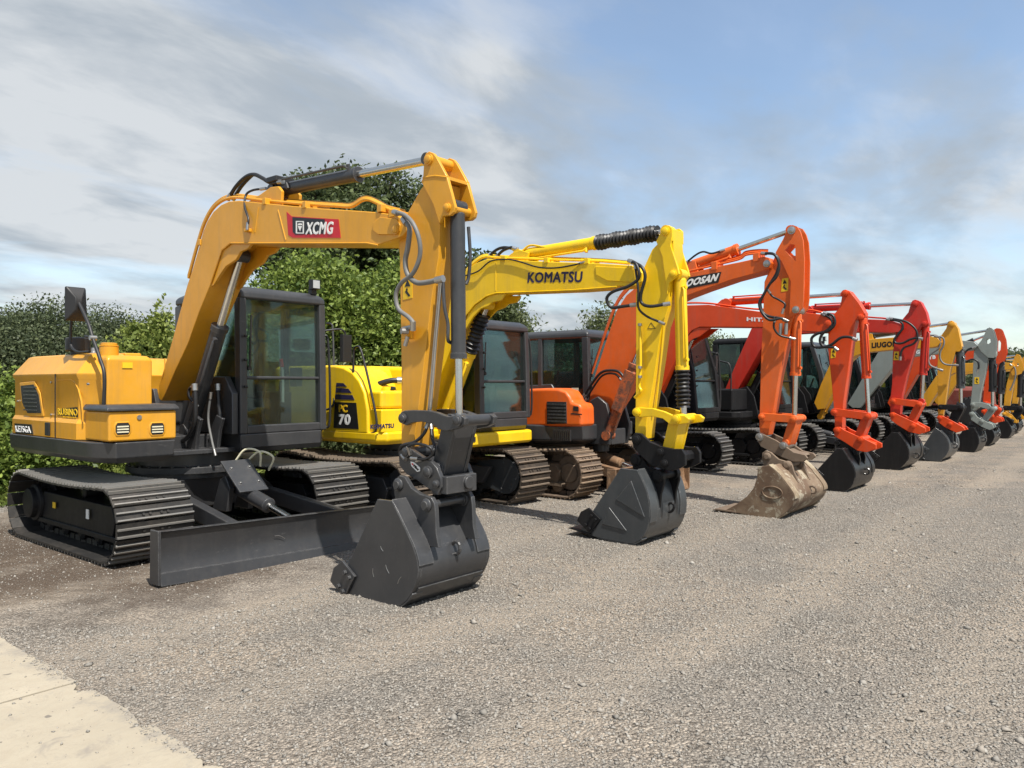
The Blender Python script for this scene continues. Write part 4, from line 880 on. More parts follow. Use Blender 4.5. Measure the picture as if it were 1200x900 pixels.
# swing post
m = MB()
for xa in (9.44, 9.92): m.prism([(6.0, .72), (5.95, 1.0), (6.05, 1.32), (6.2, 1.42), (6.33, 1.36), (6.36, 1.1), (6.42, .72)], xa, xa + .06)
m.box(9.52, 9.9, 6.0, 6.4, .72, .95); m.cyl((9.71, 6.32, .6), (9.71, 6.32, 1.05), .13, 18)
m.build('swing_post', 'grey_d', root, .015)
Xb = 9.54
boom, stick, hitch, bk = arm_set(root, dict(mat='orange', hitchm='mudframe', Xb=9.54, bw=.30, Xs=9.6, sw=.22, rod='chrome',
    boom=[(689, 474), (695.5, 445), (712, 394), (723, 363), (734, 346), (748, 334), (770, 328), (802, 321.5), (837, 313), (867, 307), (885, 303), (895, 300.5), (901, 302), (904, 308), (902, 314), (890, 319), (858, 327.5), (822, 340), (801, 348), (785, 356), (772, 368), (762, 385), (750, 420), (735, 455), (715, 486), (700, 482)],
    lug=[(762, 385), (756, 395), (748, 415), (744, 424), (752, 426), (758, 415), (766, 405), (774, 385)],
    toplug=[(800, 323), (800, 312), (806, 306), (815, 306), (818, 318)],
    stick=[(914, 296), (934, 300), (937, 330), (935, 356), (930, 369), (927, 378), (919, 410), (912, 441), (904, 490), (899, 510), (890, 509), (889, 500), (891, 420), (893, 378), (895, 330), (903, 312), (909, 295)],
    head=[(909, 296), (918, 280), (922, 271), (925, 266), (929, 263.7), (934, 265.5), (938, 272), (941, 282), (942.5, 305), (941.5, 350), (940, 361), (936, 366), (931, 369), (925, 372), (927, 330), (916, 306), (912, 302)],
    hole=[(919.5, 293), (926, 286), (932, 287), (932.5, 306), (926, 300)],
    armcyl=((808, 312), (928, 270), .50, .07, .032), bucyl=((934, 364), (931, 493), .59, .06, .03),
    bocyl=((713, 510), (752, 405), .80, .075, .04), bocx=9.5, bocm='rustcyl',
    link1=((893, 488.5), (930, 491), .05), link2=((933, 491), (925, 518), .045, .045),
    hitch=[(887, 514), (889, 508.5), (895, 509), (910, 516), (921, 523), (931, 530), (944, 533), (947, 537), (942, 541), (930, 541), (915, 535), (903, 529), (892, 523)],
    hpins=[((890.5, 512), .05), ((918, 522), .045)], hpinm='steel',
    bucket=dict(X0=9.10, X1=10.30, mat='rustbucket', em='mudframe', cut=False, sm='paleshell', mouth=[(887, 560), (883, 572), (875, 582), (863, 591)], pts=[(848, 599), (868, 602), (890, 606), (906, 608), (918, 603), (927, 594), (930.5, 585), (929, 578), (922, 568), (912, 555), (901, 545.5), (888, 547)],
        ears=((9.45, 9.85), [(895, 547), (893, 538), (893, 531), (897, 528), (903, 530), (912, 538), (922, 541), (928, 545), (930, 552), (936, 566), (925, 562), (912, 555)], [(899, 535), (922, 545)], .05))))
hd_ = PX(745, 424, 9.5); hb = PX(713, 512, 9.5); L = (hb - hd_).length
m = MB(); d = (hb - hd_).normalized(); m.obox(hd_ + d * .15 + Vector((-.10, -.03, 0)), hd_ + d * .75 + Vector((-.10, -.03, 0)), .03, .17); m.build('cylinder_guard', 'rustcyl', root, .006)
# elliptical maker's mark cast on the bucket side
m = MB(); c0 = PX(905, 577, 9.1)
m.tube([(9.095, c0.y + .12 * math.cos(k * .5236), c0.z + .07 * math.sin(k * .5236)) for k in range(13)], .008, 6); m.build('cast_mark', 'rustbucket', bk)
bd = MB().prism(poly([(799, 326.5), (845.5, 318.5), (842, 331), (799, 340)], Xb), Xb - .003, Xb + .001).build('badge', 'blackv', boom)
text_px('DOOSAN', Xb - .0035, (795, 338.2), (840.5, 329.2), (797.5, 329.2), 'white', bd, bold=.05, shear=.2)
for dx, dv in ((.03, 0), (.10, -2), (.18, -4)):
    m = MB(); m.tube([PX(x, y + dv, Xb + dx) for x, y in ((694, 438), (710, 390), (722, 359), (734, 342), (750, 331), (802, 319), (837, 311), (866, 304), (874, 299), (888, 297), (900, 297))], .013, 8); m.build('oil_pipe', 'orange', boom, 0, 60)
m = MB()
for u, v in ((837, 311), (886, 301)): q0 = PX(u, v, Xb); m.box(Xb - .012, Xb + .2, q0.y - .04, q0.y + .04, q0.z - .06, q0.z + .05)
m.build('pipe_clamp', 'orange', boom, .006)
bosses(boom, [((PX(899, 309, Xb).y, PX(899, 309, Xb).z), .045)], Xb - .01, Xb + .31, 'steel')
bosses(stick, [((PX(928, 270, 9.6).y, PX(928, 270, 9.6).z), .05), ((PX(933, 363, 9.6).y, PX(933, 363, 9.6).z), .045)], 9.59, 9.83, 'steel')
for k, dd in ((0, .05), (4, .09)):
    side_hose(stick, 9.54, [(894, 297, .02), (907, 298, dd), (913, 306 + k, dd), (910, 320 + k, dd), (902, 333, dd), (895, 345, dd), (891 - k * .3, 355, dd), (894 - k * .3, 366, dd), (902, 371 + k, dd), (915, 373, .05), (922, 376, .02)], .017, 'rubber')
side_hose(stick, 9.54, [(900, 340, .04), (905, 347, .0), (914, 352, .0), (920, 357, .0), (917, 366, .0)], .013, 'rubber')
side_hose(stick, 9.54, [(908, 373, .05), (907, 384, .05), (914, 393, .02), (930, 397, -.05)], .013, 'rubber')
for u in (915, 921.5): MB().cyl(PX(u, 379, 9.56), PX(u - .5, 392, 9.56), .022, 10).build('hose_coupling', 'steel', stick)
label_plate(stick, 9.62, [(916.5, 326.5), (924, 325.5), (923.5, 341), (915.5, 342)], 'labely')
hose(root, [PX(684, 465, 9.5), PX(692, 452, 9.48), PX(704, 437, 9.46), PX(716, 434, 9.45), PX(727, 437, 9.45), PX(733, 450, 9.45), PX(728, 465, 9.48)], .02)
hose(root, [PX(686, 470, 9.5), PX(694, 456, 9.48), PX(706, 440, 9.46), PX(720, 438, 9.45), PX(729, 446, 9.45)], .016)
hose(root, [PX(803, 309, 9.6), PX(815, 299, 9.6), PX(824, 295, 9.6), PX(834, 297, 9.6), PX(848, 293, 9.65)], .013)
# ================================================================== the farther machines
def body(root, Xc, yf, paintm, cabm, shoes=('steelshoe', 'edge'), blade=None, hoodm=None, cabz=2.6, rnd=.12, hw=1.12, arrow=False, cover=False, gl='glassd'):
    yr = yf + 2.75; ym = yf + 1.35
    track(root, Xc - hw - .02, Xc - hw + .46, yf, yr, .72, .15, list(shoes), 'black', False)
    track(root, Xc + hw - .46, Xc + hw + .02, yf, yr, .72, .15, list(shoes), 'black', False)
    carbody(root, Xc - hw + .46, Xc + hw - .46, Xc, ym, .74, 'black')
    if arrow:
        a = MB(); y0 = yf + .55; a.prism([(y0, .37), (y0 + .2, .37), (y0 + .2, .40), (y0, .40)], Xc + hw - .49, Xc + hw - .485); a.prism([(y0, .32), (y0 - .12, .385), (y0, .45)], Xc + hw - .49, Xc + hw - .485); a.build('direction_arrow', 'labely', root)
    if blade: dozer(root, Xc - hw, Xc + hw, yf - .42, .44, blade, ym - .2, .42, (Xc - .35, Xc + .35))
    hy0 = yf + .75
    base = [(Xc - hw, hy0), (Xc - hw, hy0 + 1.5), (Xc - hw + .3, hy0 + 2.0), (Xc - hw + .8, hy0 + 2.2), (Xc + hw - .8, hy0 + 2.2), (Xc + hw - .3, hy0 + 2.0), (Xc + hw, hy0 + 1.5), (Xc + hw, hy0), (Xc + .2, hy0 - .1), (Xc - hw + .1, hy0 - .15)]
    MB().loft([(.86, inset(base, .06)), (.92, base), (1.04, base)]).build('deck', 'black', root, .02)
    back = [(Xc - hw + .01, hy0 + .55), (Xc - hw + .01, hy0 + 1.5), (Xc - hw + .3, hy0 + 2.0), (Xc - hw + .8, hy0 + 2.2), (Xc + hw - .8, hy0 + 2.2), (Xc + hw - .3, hy0 + 2.0), (Xc + hw - .01, hy0 + 1.5), (Xc + hw - .01, hy0 + 1.3), (Xc - .25, hy0 + 1.3), (Xc - .25, hy0 + .55)]
    hd = MB().loft([(1.042, back), (1.6, back), (1.78, inset(back, .05)), (1.83, inset(back, .13))]).build('engine_hood', hoodm or 'black', root, .03, 30, 3)
    m = MB(); m.box(Xc - hw - .004, Xc - hw + .02, hy0 + .8, hy0 + 1.4, 1.2, 1.55); m.build('side_grille', 'plastic', hd, .01)
    m = MB(); [m.box(Xc - hw - .012, Xc - hw - .0045, hy0 + .84, hy0 + 1.36, 1.24 + k * .05, 1.262 + k * .05) for k in range(6)]; m.build('grille_slats', 'grey_d', hd)
    MB().box(Xc - hw + .04, Xc - .3, hy0 + .0, hy0 + .52, 1.05, 1.5).build('fuel_tank', 'black', root, .04, 30, 3)
    m = MB(); m.tube([(Xc - hw + .06, hy0 + .05, 1.05), (Xc - hw + .06, hy0 + .05, 1.9), (Xc - hw + .06, hy0 + .2, 2.05), (Xc - hw + .06, hy0 + .5, 2.05), (Xc - hw + .06, hy0 + .6, 1.8)], .016, 8); m.build('hand_rail', 'plastic', root, 0, 50)
    cab(root, Xc + .12, Xc + hw, yf + .25, yf + 1.75, .92, cabz, mat=cabm, rake=.16, skirt=.16, round_front=rnd, lamp=True, mirror=True, gl=gl)
    m = MB()
    for xa in (Xc - .36, Xc + .06): m.prism([(yf + .5, .93), (yf + .6, 1.35), (yf + .75, 1.55), (yf + .95, 1.5), (yf + 1.2, .93)], xa, xa + .05)
    m.build('boom_cheek', 'black', root, .01)

def far_machine(label, Xc, yf, arm, **kw):
    root = thing('excavator', label, 'excavator', (Xc, yf + 1.3, 0), GRP)
    body(root, Xc, yf, **kw)
    r = arm_set(root, arm)
    boom, stick, hitch, bk = r; Xb, bw, Xs = arm['Xb'], arm['bw'], arm['Xs']; mat = arm['mat']
    if 'pipes' in arm:
        for dx in (.03, .13):
            m = MB(); m.tube([PX(x, y - .6, Xb + dx) for x, y in arm['pipes']], .016, 6); m.build('oil_pipe', mat, boom, 0, 60)
    for pts, mt, rr in arm.get('hoses', ()):
        side_hose(stick, Xs - .04, [(u, v, .04) for u, v in pts], rr, mt)
    if 'lab' in arm: label_plate(stick, Xs + .02, arm['lab'], 'labely')
    for p, rr, xx in arm.get('pins', ()): q = PX(*p, xx); bosses(stick if xx == Xs else boom, [((q.y, q.z), rr)], xx - .005, xx + arm['sw'] + .01, mat)
    if 'txt' in arm:
        t, bl, br, tl, mt, bo, sh = arm['txt']; text_px(t, Xb, bl, br, tl, mt, boom, bold=bo, shear=sh)
    return root, r
# 4: red-orange
root4, r4 = far_machine('red orange excavator with white lettering on its boom, just beyond the muddy bucket', 12.5, 5.95, dict(
    mat='redor', hitchm='redor', Xb=12.3, bw=.36, Xs=12.38, sw=.24, cyl='redor',
    boom=[(757, 462), (757, 450), (766, 405), (776, 375), (787, 363), (802, 358), (830, 357), (860, 361), (890, 365), (943, 366), (967, 369), (974, 374), (976, 380), (972, 386), (960, 389), (942, 388), (892, 383.5), (820, 383), (811, 387), (803, 396), (790, 425), (773, 463), (765, 468)],
    lug=[(815, 384), (833, 384), (826, 389), (820, 394), (812, 397), (805, 402), (800, 408), (798, 402)],
    toplug=[(838, 358), (846, 351), (853, 350), (857, 353), (856, 360)],
    stick=[(985, 354), (987, 342), (990, 339), (995, 341), (1006, 355), (1013, 367), (1010, 371), (1006, 373), (1002, 375), (999, 390), (997, 405), (993, 437), (988, 470), (986, 502), (978, 505), (977, 483), (974, 448), (970, 410), (970, 385), (976, 369), (982, 362)],
    armcyl=((852, 354), (990, 345), .52, .062, .032), bucyl=((1011, 370), (1018, 487), .63, .062, .032), rod='chrome',
    bocyl=((768, 490), (812, 395), .60, .07, .04), bocx=12.5, bocm='black',
    link1=((978, 483), (1017, 488), .06), link2=((1017, 489), (1008, 513), .05, .05),
    hitch=[(978, 502), (984, 500), (990, 504), (1003, 510), (1013, 514), (1027, 521), (1027, 526), (1016, 530), (1005, 528), (990, 518), (978, 511)],
    hpins=[((981, 504), .05), ((1008, 515), .05)], hpinm='redor',
    bucket=dict(X0=12.1, X1=13.15, mat='blackshell', em='blackshell', pts=[(947, 562), (960, 571.7), (975, 574), (987.5, 575.5), (996.7, 571.6), (1001.6, 560), (1001, 549), (995, 538), (987.5, 526), (981, 525)],
        ears=((12.38, 12.66), [(981, 527), (978, 520), (980, 515), (986, 515), (996, 522), (1006, 528), (1008, 538), (1006, 552), (996, 545)], [(982, 519), (1003, 530)], .05)),
    pipes=[(780, 365), (790, 360), (802, 356), (830, 356), (860, 360), (890, 363), (930, 363), (950, 364), (965, 367)],
    hoses=[([(966, 367), (976, 370), (978, 380), (970, 388), (958, 391), (951, 397), (954, 406), (963, 407), (974, 404), (985, 396), (995, 395), (1003, 398)], 'rubber', .022), ([(964, 368), (974, 374), (973, 384), (964, 391), (961, 399), (965, 406), (977, 407), (981, 410)], 'rubber', .022)],
    lab=[(974, 409), (980, 408), (979, 419), (973.5, 420)], pins=(((990, 343.5), .05, 12.38), ((1008, 371), .045, 12.38), ((971, 379), .06, 12.3)),
    txt=('HITACHI', (875, 376.3), (921, 378.5), (875, 371.5), 'white', .04, 0)),
    paintm='redor', cabm='black', hoodm='black', arrow=True)
# 5: red
root5, r5 = far_machine('crimson red excavator with long black bucket between the red orange and mustard ones', 15.9, 5.75, dict(
    mat='red', hitchm='redor', Xb=15.66, bw=.36, Xs=15.75, sw=.24, cyl='red', link='redor',
    boom=[(853.6, 473), (848, 460.5), (862, 427), (880, 386), (888, 372), (900, 365), (930, 366), (1015, 374), (1041, 375), (1054, 379), (1058, 384), (1054, 389), (1046, 390), (1015, 389), (950, 390), (915, 392), (900, 398), (891, 410), (857, 470)],
    lug=[(912, 391), (930, 390), (920, 397), (905, 404), (897, 412), (896, 404)],
    toplug=[(938, 367), (944, 360), (950, 359), (953, 362), (952, 369)],
    stick=[(1067, 356), (1069, 352), (1072, 351), (1076, 352), (1079, 354), (1085, 366), (1088, 379), (1085, 382), (1080, 383), (1078, 386.5), (1070.6, 412), (1062, 441), (1057, 462), (1054, 486), (1043, 487), (1043, 467), (1045, 450), (1046, 413), (1049, 392), (1056, 375.5), (1064, 366)],
    armcyl=((948, 362), (1072, 356), .60, .065, .032), bucyl=((1085, 380), (1080, 470), .66, .065, .034),
    bocyl=((868, 485), (908, 404), .60, .07, .04), bocx=15.9, bocm='black',
    link1=((1047, 470), (1077, 474), .06), link2=((1078, 475), (1068, 495), .055, .055),
    hitch=[(1043, 485), (1047, 483), (1057, 488), (1070, 494), (1085, 502), (1085, 506), (1078, 509), (1065, 506), (1052, 498), (1044, 492)],
    hpins=[((1046, 486), .05), ((1070, 499), .05)], hpinm='redor',
    bucket=dict(X0=15.6, X1=16.75, mat='blackshell', em='blackshell', pts=[(1014, 541), (1025, 548), (1038, 550), (1049, 551), (1055, 548.5), (1063, 540), (1065, 530), (1062, 520), (1053, 507), (1045, 506.5)],
        ears=((15.8, 16.1), [(1045, 508), (1043, 501), (1046, 496), (1054, 500), (1064, 507), (1068, 512), (1068, 524), (1060, 520)], [(1047, 500), (1064, 510)], .05)),
    pipes=[(905, 362), (930, 364), (1015, 372), (1035, 373.5), (1050, 376)],
    hoses=[([(1040, 374), (1055, 377), (1058, 384), (1053, 391), (1048, 398), (1050, 402), (1058, 402), (1066, 398), (1074, 396), (1080, 397)], 'rubber', .022), ([(1043, 373), (1062, 377), (1073, 386), (1075, 396), (1070, 403), (1060, 407), (1056, 413), (1055, 421)], 'rubber', .02)],
    lab=[(1048, 412), (1053.5, 412), (1053, 422), (1047, 422)], pins=(((1072, 356), .055, 15.75), ((1083, 379), .05, 15.75))),
    paintm='red', cabm='black', hoodm='black', rnd=.06)
# 6: amber, on a swing post
root6, r6 = far_machine('mustard yellow excavator with dark lettering on its boom and orange quick hitch', 18.45, 5.6, dict(
    mat='amber', hitchm='redor', Xb=18.17, bw=.36, Xs=18.27, sw=.24, cyl='slate', link='black', rod='chrome',
    boom=[(958, 480), (954, 472), (962, 450), (971, 430), (980, 408), (990, 400.5), (1015, 398), (1045, 395.5), (1088, 393.5), (1099, 396), (1103, 401), (1098, 406), (1089, 407.5), (1045, 410), (1015, 413), (1002, 417), (994, 424), (983, 445), (966, 479)],
    toplug=[(1010, 399), (1016, 391), (1022, 391), (1024, 399)],
    stick=[(1108.5, 385), (1110, 380), (1112, 376.5), (1115, 375.5), (1118, 378), (1122.5, 385), (1127.4, 408.5), (1124, 412), (1119.5, 412), (1117, 420), (1113, 433), (1108, 469), (1104, 490), (1099, 490), (1098.5, 447), (1098, 430), (1100, 410), (1102, 394)],
    armcyl=((1018, 393), (1114, 379), .5, .06, .032), bucyl=((1125, 409), (1126, 475), .70, .075, .035), bcyl='slate',
    bocyl=((962, 488), (1000, 418), .6, .07, .04), bocx=18.4, bocm='amber',
    link1=((1102, 477), (1126, 478), .055), link2=((1124, 479), (1118, 493), .09, .07), link2m='black',
    hitch=[(1098.5, 488), (1104, 487), (1116, 493), (1128.5, 500), (1131.5, 504), (1121, 507), (1108, 501), (1100, 495)],
    bucket=dict(X0=18.1, X1=19.2, mat='slate', em='slate', pts=[(1075, 533), (1083, 538.5), (1092, 540), (1100, 540.5), (1107, 535.5), (1111.5, 528), (1111.5, 518), (1107, 510), (1102, 505), (1096, 501)],
        ears=((18.3, 18.6), [(1097, 503), (1096, 498), (1099, 495), (1106, 499), (1114, 505), (1117, 510), (1117, 520), (1110, 515)], [(1100, 498), (1114, 507)], .05)),
    hoses=[([(1088, 393), (1098, 393.5), (1102, 399), (1100, 408), (1092, 414), (1088, 420), (1090, 428), (1098, 432), (1104, 434)], 'sleeve', .02), ([(1096, 394), (1105, 396), (1106, 404), (1102, 412), (1102, 421), (1108, 427), (1122, 428)], 'sleeve', .018)],
    pins=(((1115, 380), .06, 18.27),), txt=('LIUGONG', (1021.5, 408), (1058, 405.5), (1021.5, 401.5), 'blackv', .05, 0)),
    paintm='amber', cabm='grey_d', hoodm='amber', blade='grey_d')
# 7: grey
root7, r7 = far_machine('pale grey excavator with grey boom, stick and hitch', 21.2, 5.5, dict(
    mat='grey', hitchm='grey', Xb=20.9, bw=.36, Xs=20.98, sw=.24, cyl='plastic', rod='chrome',
    boom=[(999, 478), (993, 473), (1004, 455), (1015, 436), (1029, 413), (1040, 404.5), (1060, 402), (1128, 399), (1141, 400.5), (1146, 405), (1141, 410), (1128, 411.5), (1078, 417), (1062, 419), (1050, 426), (1030, 450), (1008, 478)],
    toplug=[(1085, 402), (1090, 396), (1096, 396), (1098, 402)],
    stick=[(1150, 401), (1158, 408), (1167, 412), (1167, 416), (1165.5, 419), (1158, 419), (1154, 440), (1149, 461), (1147, 478), (1138, 484), (1137, 473), (1139, 455), (1141, 412), (1145, 405)],
    head=[(1145, 405), (1150, 399), (1156, 387), (1159.5, 383.5), (1163, 386), (1164.5, 389), (1167.5, 400), (1167, 416), (1164.5, 419.5), (1158, 419), (1150, 412)], hole=[(1155, 398.5), (1157.5, 396.5), (1160.5, 397.5), (1161, 401), (1158, 403.5), (1155, 402)],
    armcyl=((1092, 398), (1159, 387), .45, .06, .03), bucyl=((1163, 419), (1163, 478), .68, .075, .035),
    bocyl=((1000, 490), (1050, 425), .6, .07, .04), bocx=21.1, bocm='plastic',
    link1=((1140, 474), (1163, 479), .07), linkshape=[(1138, 474), (1140, 471.5), (1150, 471.5), (1159, 474), (1165, 479.5), (1163, 482), (1156, 479), (1148, 477), (1140, 477)], link2=((1163, 480), (1154, 492), .055, .05),
    hitch=[(1137, 484), (1140, 482), (1146, 489), (1156, 494), (1163, 497), (1165, 501), (1160, 504), (1150, 500), (1138, 492)],
    bucket=dict(X0=20.8, X1=21.9, mat='blackshell', em='grey_d', cut=False, pts=[(1119, 517), (1121, 526), (1130, 529.5), (1139, 530.5), (1143, 528.5), (1147, 520), (1146, 511), (1144, 506), (1142, 501.5), (1131, 500.5)],
        ears=((21.0, 21.3), [(1133, 502), (1134, 497), (1138, 494), (1144, 497), (1150, 502), (1152, 508), (1148, 512)], [(1138, 497), (1150, 503)], .05)),
    hoses=[([(1142, 407), (1134, 410), (1129, 417), (1132, 423), (1140, 421), (1146, 424), (1147, 430), (1145, 435)], 'rubber', .022)],
    lab=[(1142, 442), (1147.5, 442), (1147.5, 450), (1142, 450)], txt=('G', (1073.5, 415), (1077.8, 414.5), (1073.5, 411), 'white', .05, 0)),
    paintm='grey', cabm='black', hoodm='grey')
# 8: scarlet behind the grey one
root8, r8 = far_machine('scarlet excavator just behind the grey one, long slot in its stick head', 23.9, 5.4, dict(
    mat='redor', hitchm='redor', Xb=23.5, bw=.36, Xs=23.6, sw=.24, cyl='plastic',
    boom=[(1044, 478), (1040, 472), (1056, 436), (1066, 420), (1076, 415), (1100, 414), (1150, 409), (1165, 408), (1169, 412), (1160, 418), (1100, 428), (1085, 432), (1074, 440), (1052, 478)],
    toplug=[(1108, 413), (1113, 407), (1119, 407), (1120, 412)],
    stick=[(1161, 418), (1172, 424), (1166, 445), (1159, 478), (1151, 478), (1154, 445), (1158, 425)],
    head=[(1165, 386), (1168, 384.5), (1172, 385), (1174, 387), (1178, 398), (1179.5, 413), (1176, 423), (1170, 427), (1164, 428), (1158, 430), (1162, 415), (1166, 395)], hole=[(1168.5, 399), (1171, 398), (1173, 402), (1172.5, 410), (1170, 413), (1168, 412)],
    armcyl=((1115, 409), (1168, 388), .5, .06, .03), bucyl=((1173, 426), (1172, 480), .66, .085, .04),
    link1=((1155, 473), (1171, 480), .06), link2=((1171, 480), (1163, 490), .06, .06),
    hitch=[(1150, 481), (1155, 479), (1165, 486), (1174, 490), (1175, 494), (1166, 496), (1156, 491)],
    bucket=dict(X0=23.4, X1=24.5, mat='blackshell', em='blackshell', cut=False, pts=[(1141, 516), (1147, 522), (1152, 523), (1157, 522.5), (1162, 519), (1165, 513), (1164, 506), (1160, 501), (1157, 497), (1151, 496)],
        ears=((23.6, 23.9), [(1152, 498), (1153, 493), (1158, 493), (1164, 497), (1168, 502), (1165, 508)], [(1156, 495), (1166, 500)], .05)),
    txt=('TB', (1088, 421.5), (1096.5, 420.5), (1088, 417), 'white', .05, 0)),
    paintm='redor', cabm='black', hoodm='black')
# 9: last yellow
root9, r9 = far_machine('mustard excavator beyond the scarlet one, with yellow hitch and small triangular hole in its stick', 27.1, 5.3, dict(
    mat='amber', hitchm='amber', Xb=26.8, bw=.36, Xs=26.9, sw=.24, cyl='plastic', link='black',
    boom=[(1080, 476), (1076, 471), (1086, 457), (1096, 442), (1106, 430), (1118, 426), (1175, 424.5), (1186, 425.5), (1189, 429), (1184, 433), (1118, 437), (1110, 442), (1088, 476)],
    toplug=[(1140, 425), (1145, 419), (1150, 419), (1152, 425)],
    stick=[(1187, 427), (1196, 430), (1198.5, 433), (1196, 438), (1190, 440), (1186, 460), (1182, 483), (1176, 483), (1177, 462), (1180, 448), (1184, 434)],
    head=[(1184, 434), (1186.5, 424.5), (1189.5, 417), (1191.5, 414.8), (1194, 415.5), (1196, 419), (1200, 432), (1197, 438), (1190, 440), (1186, 440)], hole=[(1190.5, 426), (1193, 424.5), (1194.5, 428), (1193, 430.5), (1191, 430)],
    armcyl=((1147, 421), (1192, 417), .5, .06, .03), bucyl=((1197, 437), (1195.5, 478), .70, .09, .04),
    link1=((1178, 478), (1195, 479), .07), link2=((1195, 480), (1188, 491), .09, .07), link2m='black',
    hitch=[(1174, 484), (1179, 482), (1186, 486), (1192, 493), (1192, 496), (1184, 494), (1176, 490)],
    bucket=dict(X0=26.65, X1=27.7, mat='blackshell', em='blackshell', cut=False, pts=[(1164, 507), (1166, 512), (1172, 513.5), (1177, 514), (1182, 512.5), (1185, 507), (1184.5, 501), (1181, 495), (1178, 491), (1172, 491)],
        ears=((26.8, 27.1), [(1173, 493), (1174, 488), (1178, 487), (1184, 490), (1188, 496), (1184, 501)], [(1177, 489), (1186, 493)], .05)),
    hoses=[([(1184, 427), (1189, 431), (1190, 440), (1187, 450), (1184, 457)], 'sleeve', .02)]),
    paintm='amber', cabm='black', hoodm='amber')
# 10: the row goes on past the right edge: a copy of the one before
def copy_tree(o, parent=None):
    c = o.copy(); COL.objects.link(c); c.parent = parent
    for ch in list(o.children): copy_tree(ch, c)
    return c
c10 = copy_tree(root9); c10.location = (30.1, 6.75, 0); c10['label'] = 'farthest excavator, last in the row, only parts of it showing behind the mustard one'

# ================================================================== a red farm tractor past the end of the row
root = thing('tractor', 'red farm tractor with big black tyres parked past the end of the excavator row', 'tractor', (34.5, 6.6, 0))
def wheel(x0, x1, y, r):
    w = MB(); w.lathe((x0, y, r), (x1, y, r), [(0, r * .55), (0.02, r * .9), (.08, r * .97), (x1 - x0 - .08, r * .97), (x1 - x0 - .02, r * .9), (x1 - x0, r * .55)], 28)
    for k in range(22):
        a = 2 * math.pi * k / 22; c, s = math.cos(a), math.sin(a); w.obox((x0 + .03, y + c * r * .97, r + s * r * .97), ((x0 + x1) / 2, y + math.cos(a + .12) * r, r + math.sin(a + .12) * r), .06, .06); w.obox(((x0 + x1) / 2, y + math.cos(a + .12) * r, r + math.sin(a + .12) * r), (x1 - .03, y + math.cos(a) * r * .97, r + math.sin(a) * r * .97), .06, .06)
    o = w.build('wheel', 'rubber', root); MB().lathe((x0 + .05, y, r), (x1 - .05, y, r), [(0, r * .1), (.02, r * .5), (x1 - x0 - .12, r * .5), (x1 - x0 - .1, r * .1)], 24).build('rim', 'labelw', o)
wheel(33.55, 34.0, 7.6, .82); wheel(35.0, 35.45, 7.6, .82); wheel(33.75, 34.05, 5.3, .55); wheel(34.95, 35.25, 5.3, .55)
MB().loft([(.75, [(34.15, 4.6), (34.85, 4.6), (34.85, 6.7), (34.15, 6.7)]), (1.35, [(34.15, 4.65), (34.85, 4.65), (34.9, 6.7), (34.1, 6.7)]), (1.5, [(34.25, 4.9), (34.75, 4.9), (34.8, 6.7), (34.2, 6.7)])]).build('bonnet', 'oldred', root, .04, 30, 3)
MB().box(34.3, 34.7, 5.0, 8.0, .5, .75).build('chassis', 'black', root, .03)
for xa in (33.5, 35.0): MB().prism([(6.9, 1.4), (7.1, 1.68), (8.1, 1.68), (8.4, 1.35), (8.3, 1.35), (8.05, 1.6), (7.15, 1.6), (6.98, 1.36)], xa, xa + .5).build('mudguard', 'oldred', root, .02)
cab(root, 33.95, 35.05, 6.7, 8.1, 1.05, 2.65, mat='black', lamp=False, mirror=False, gl='glassd')

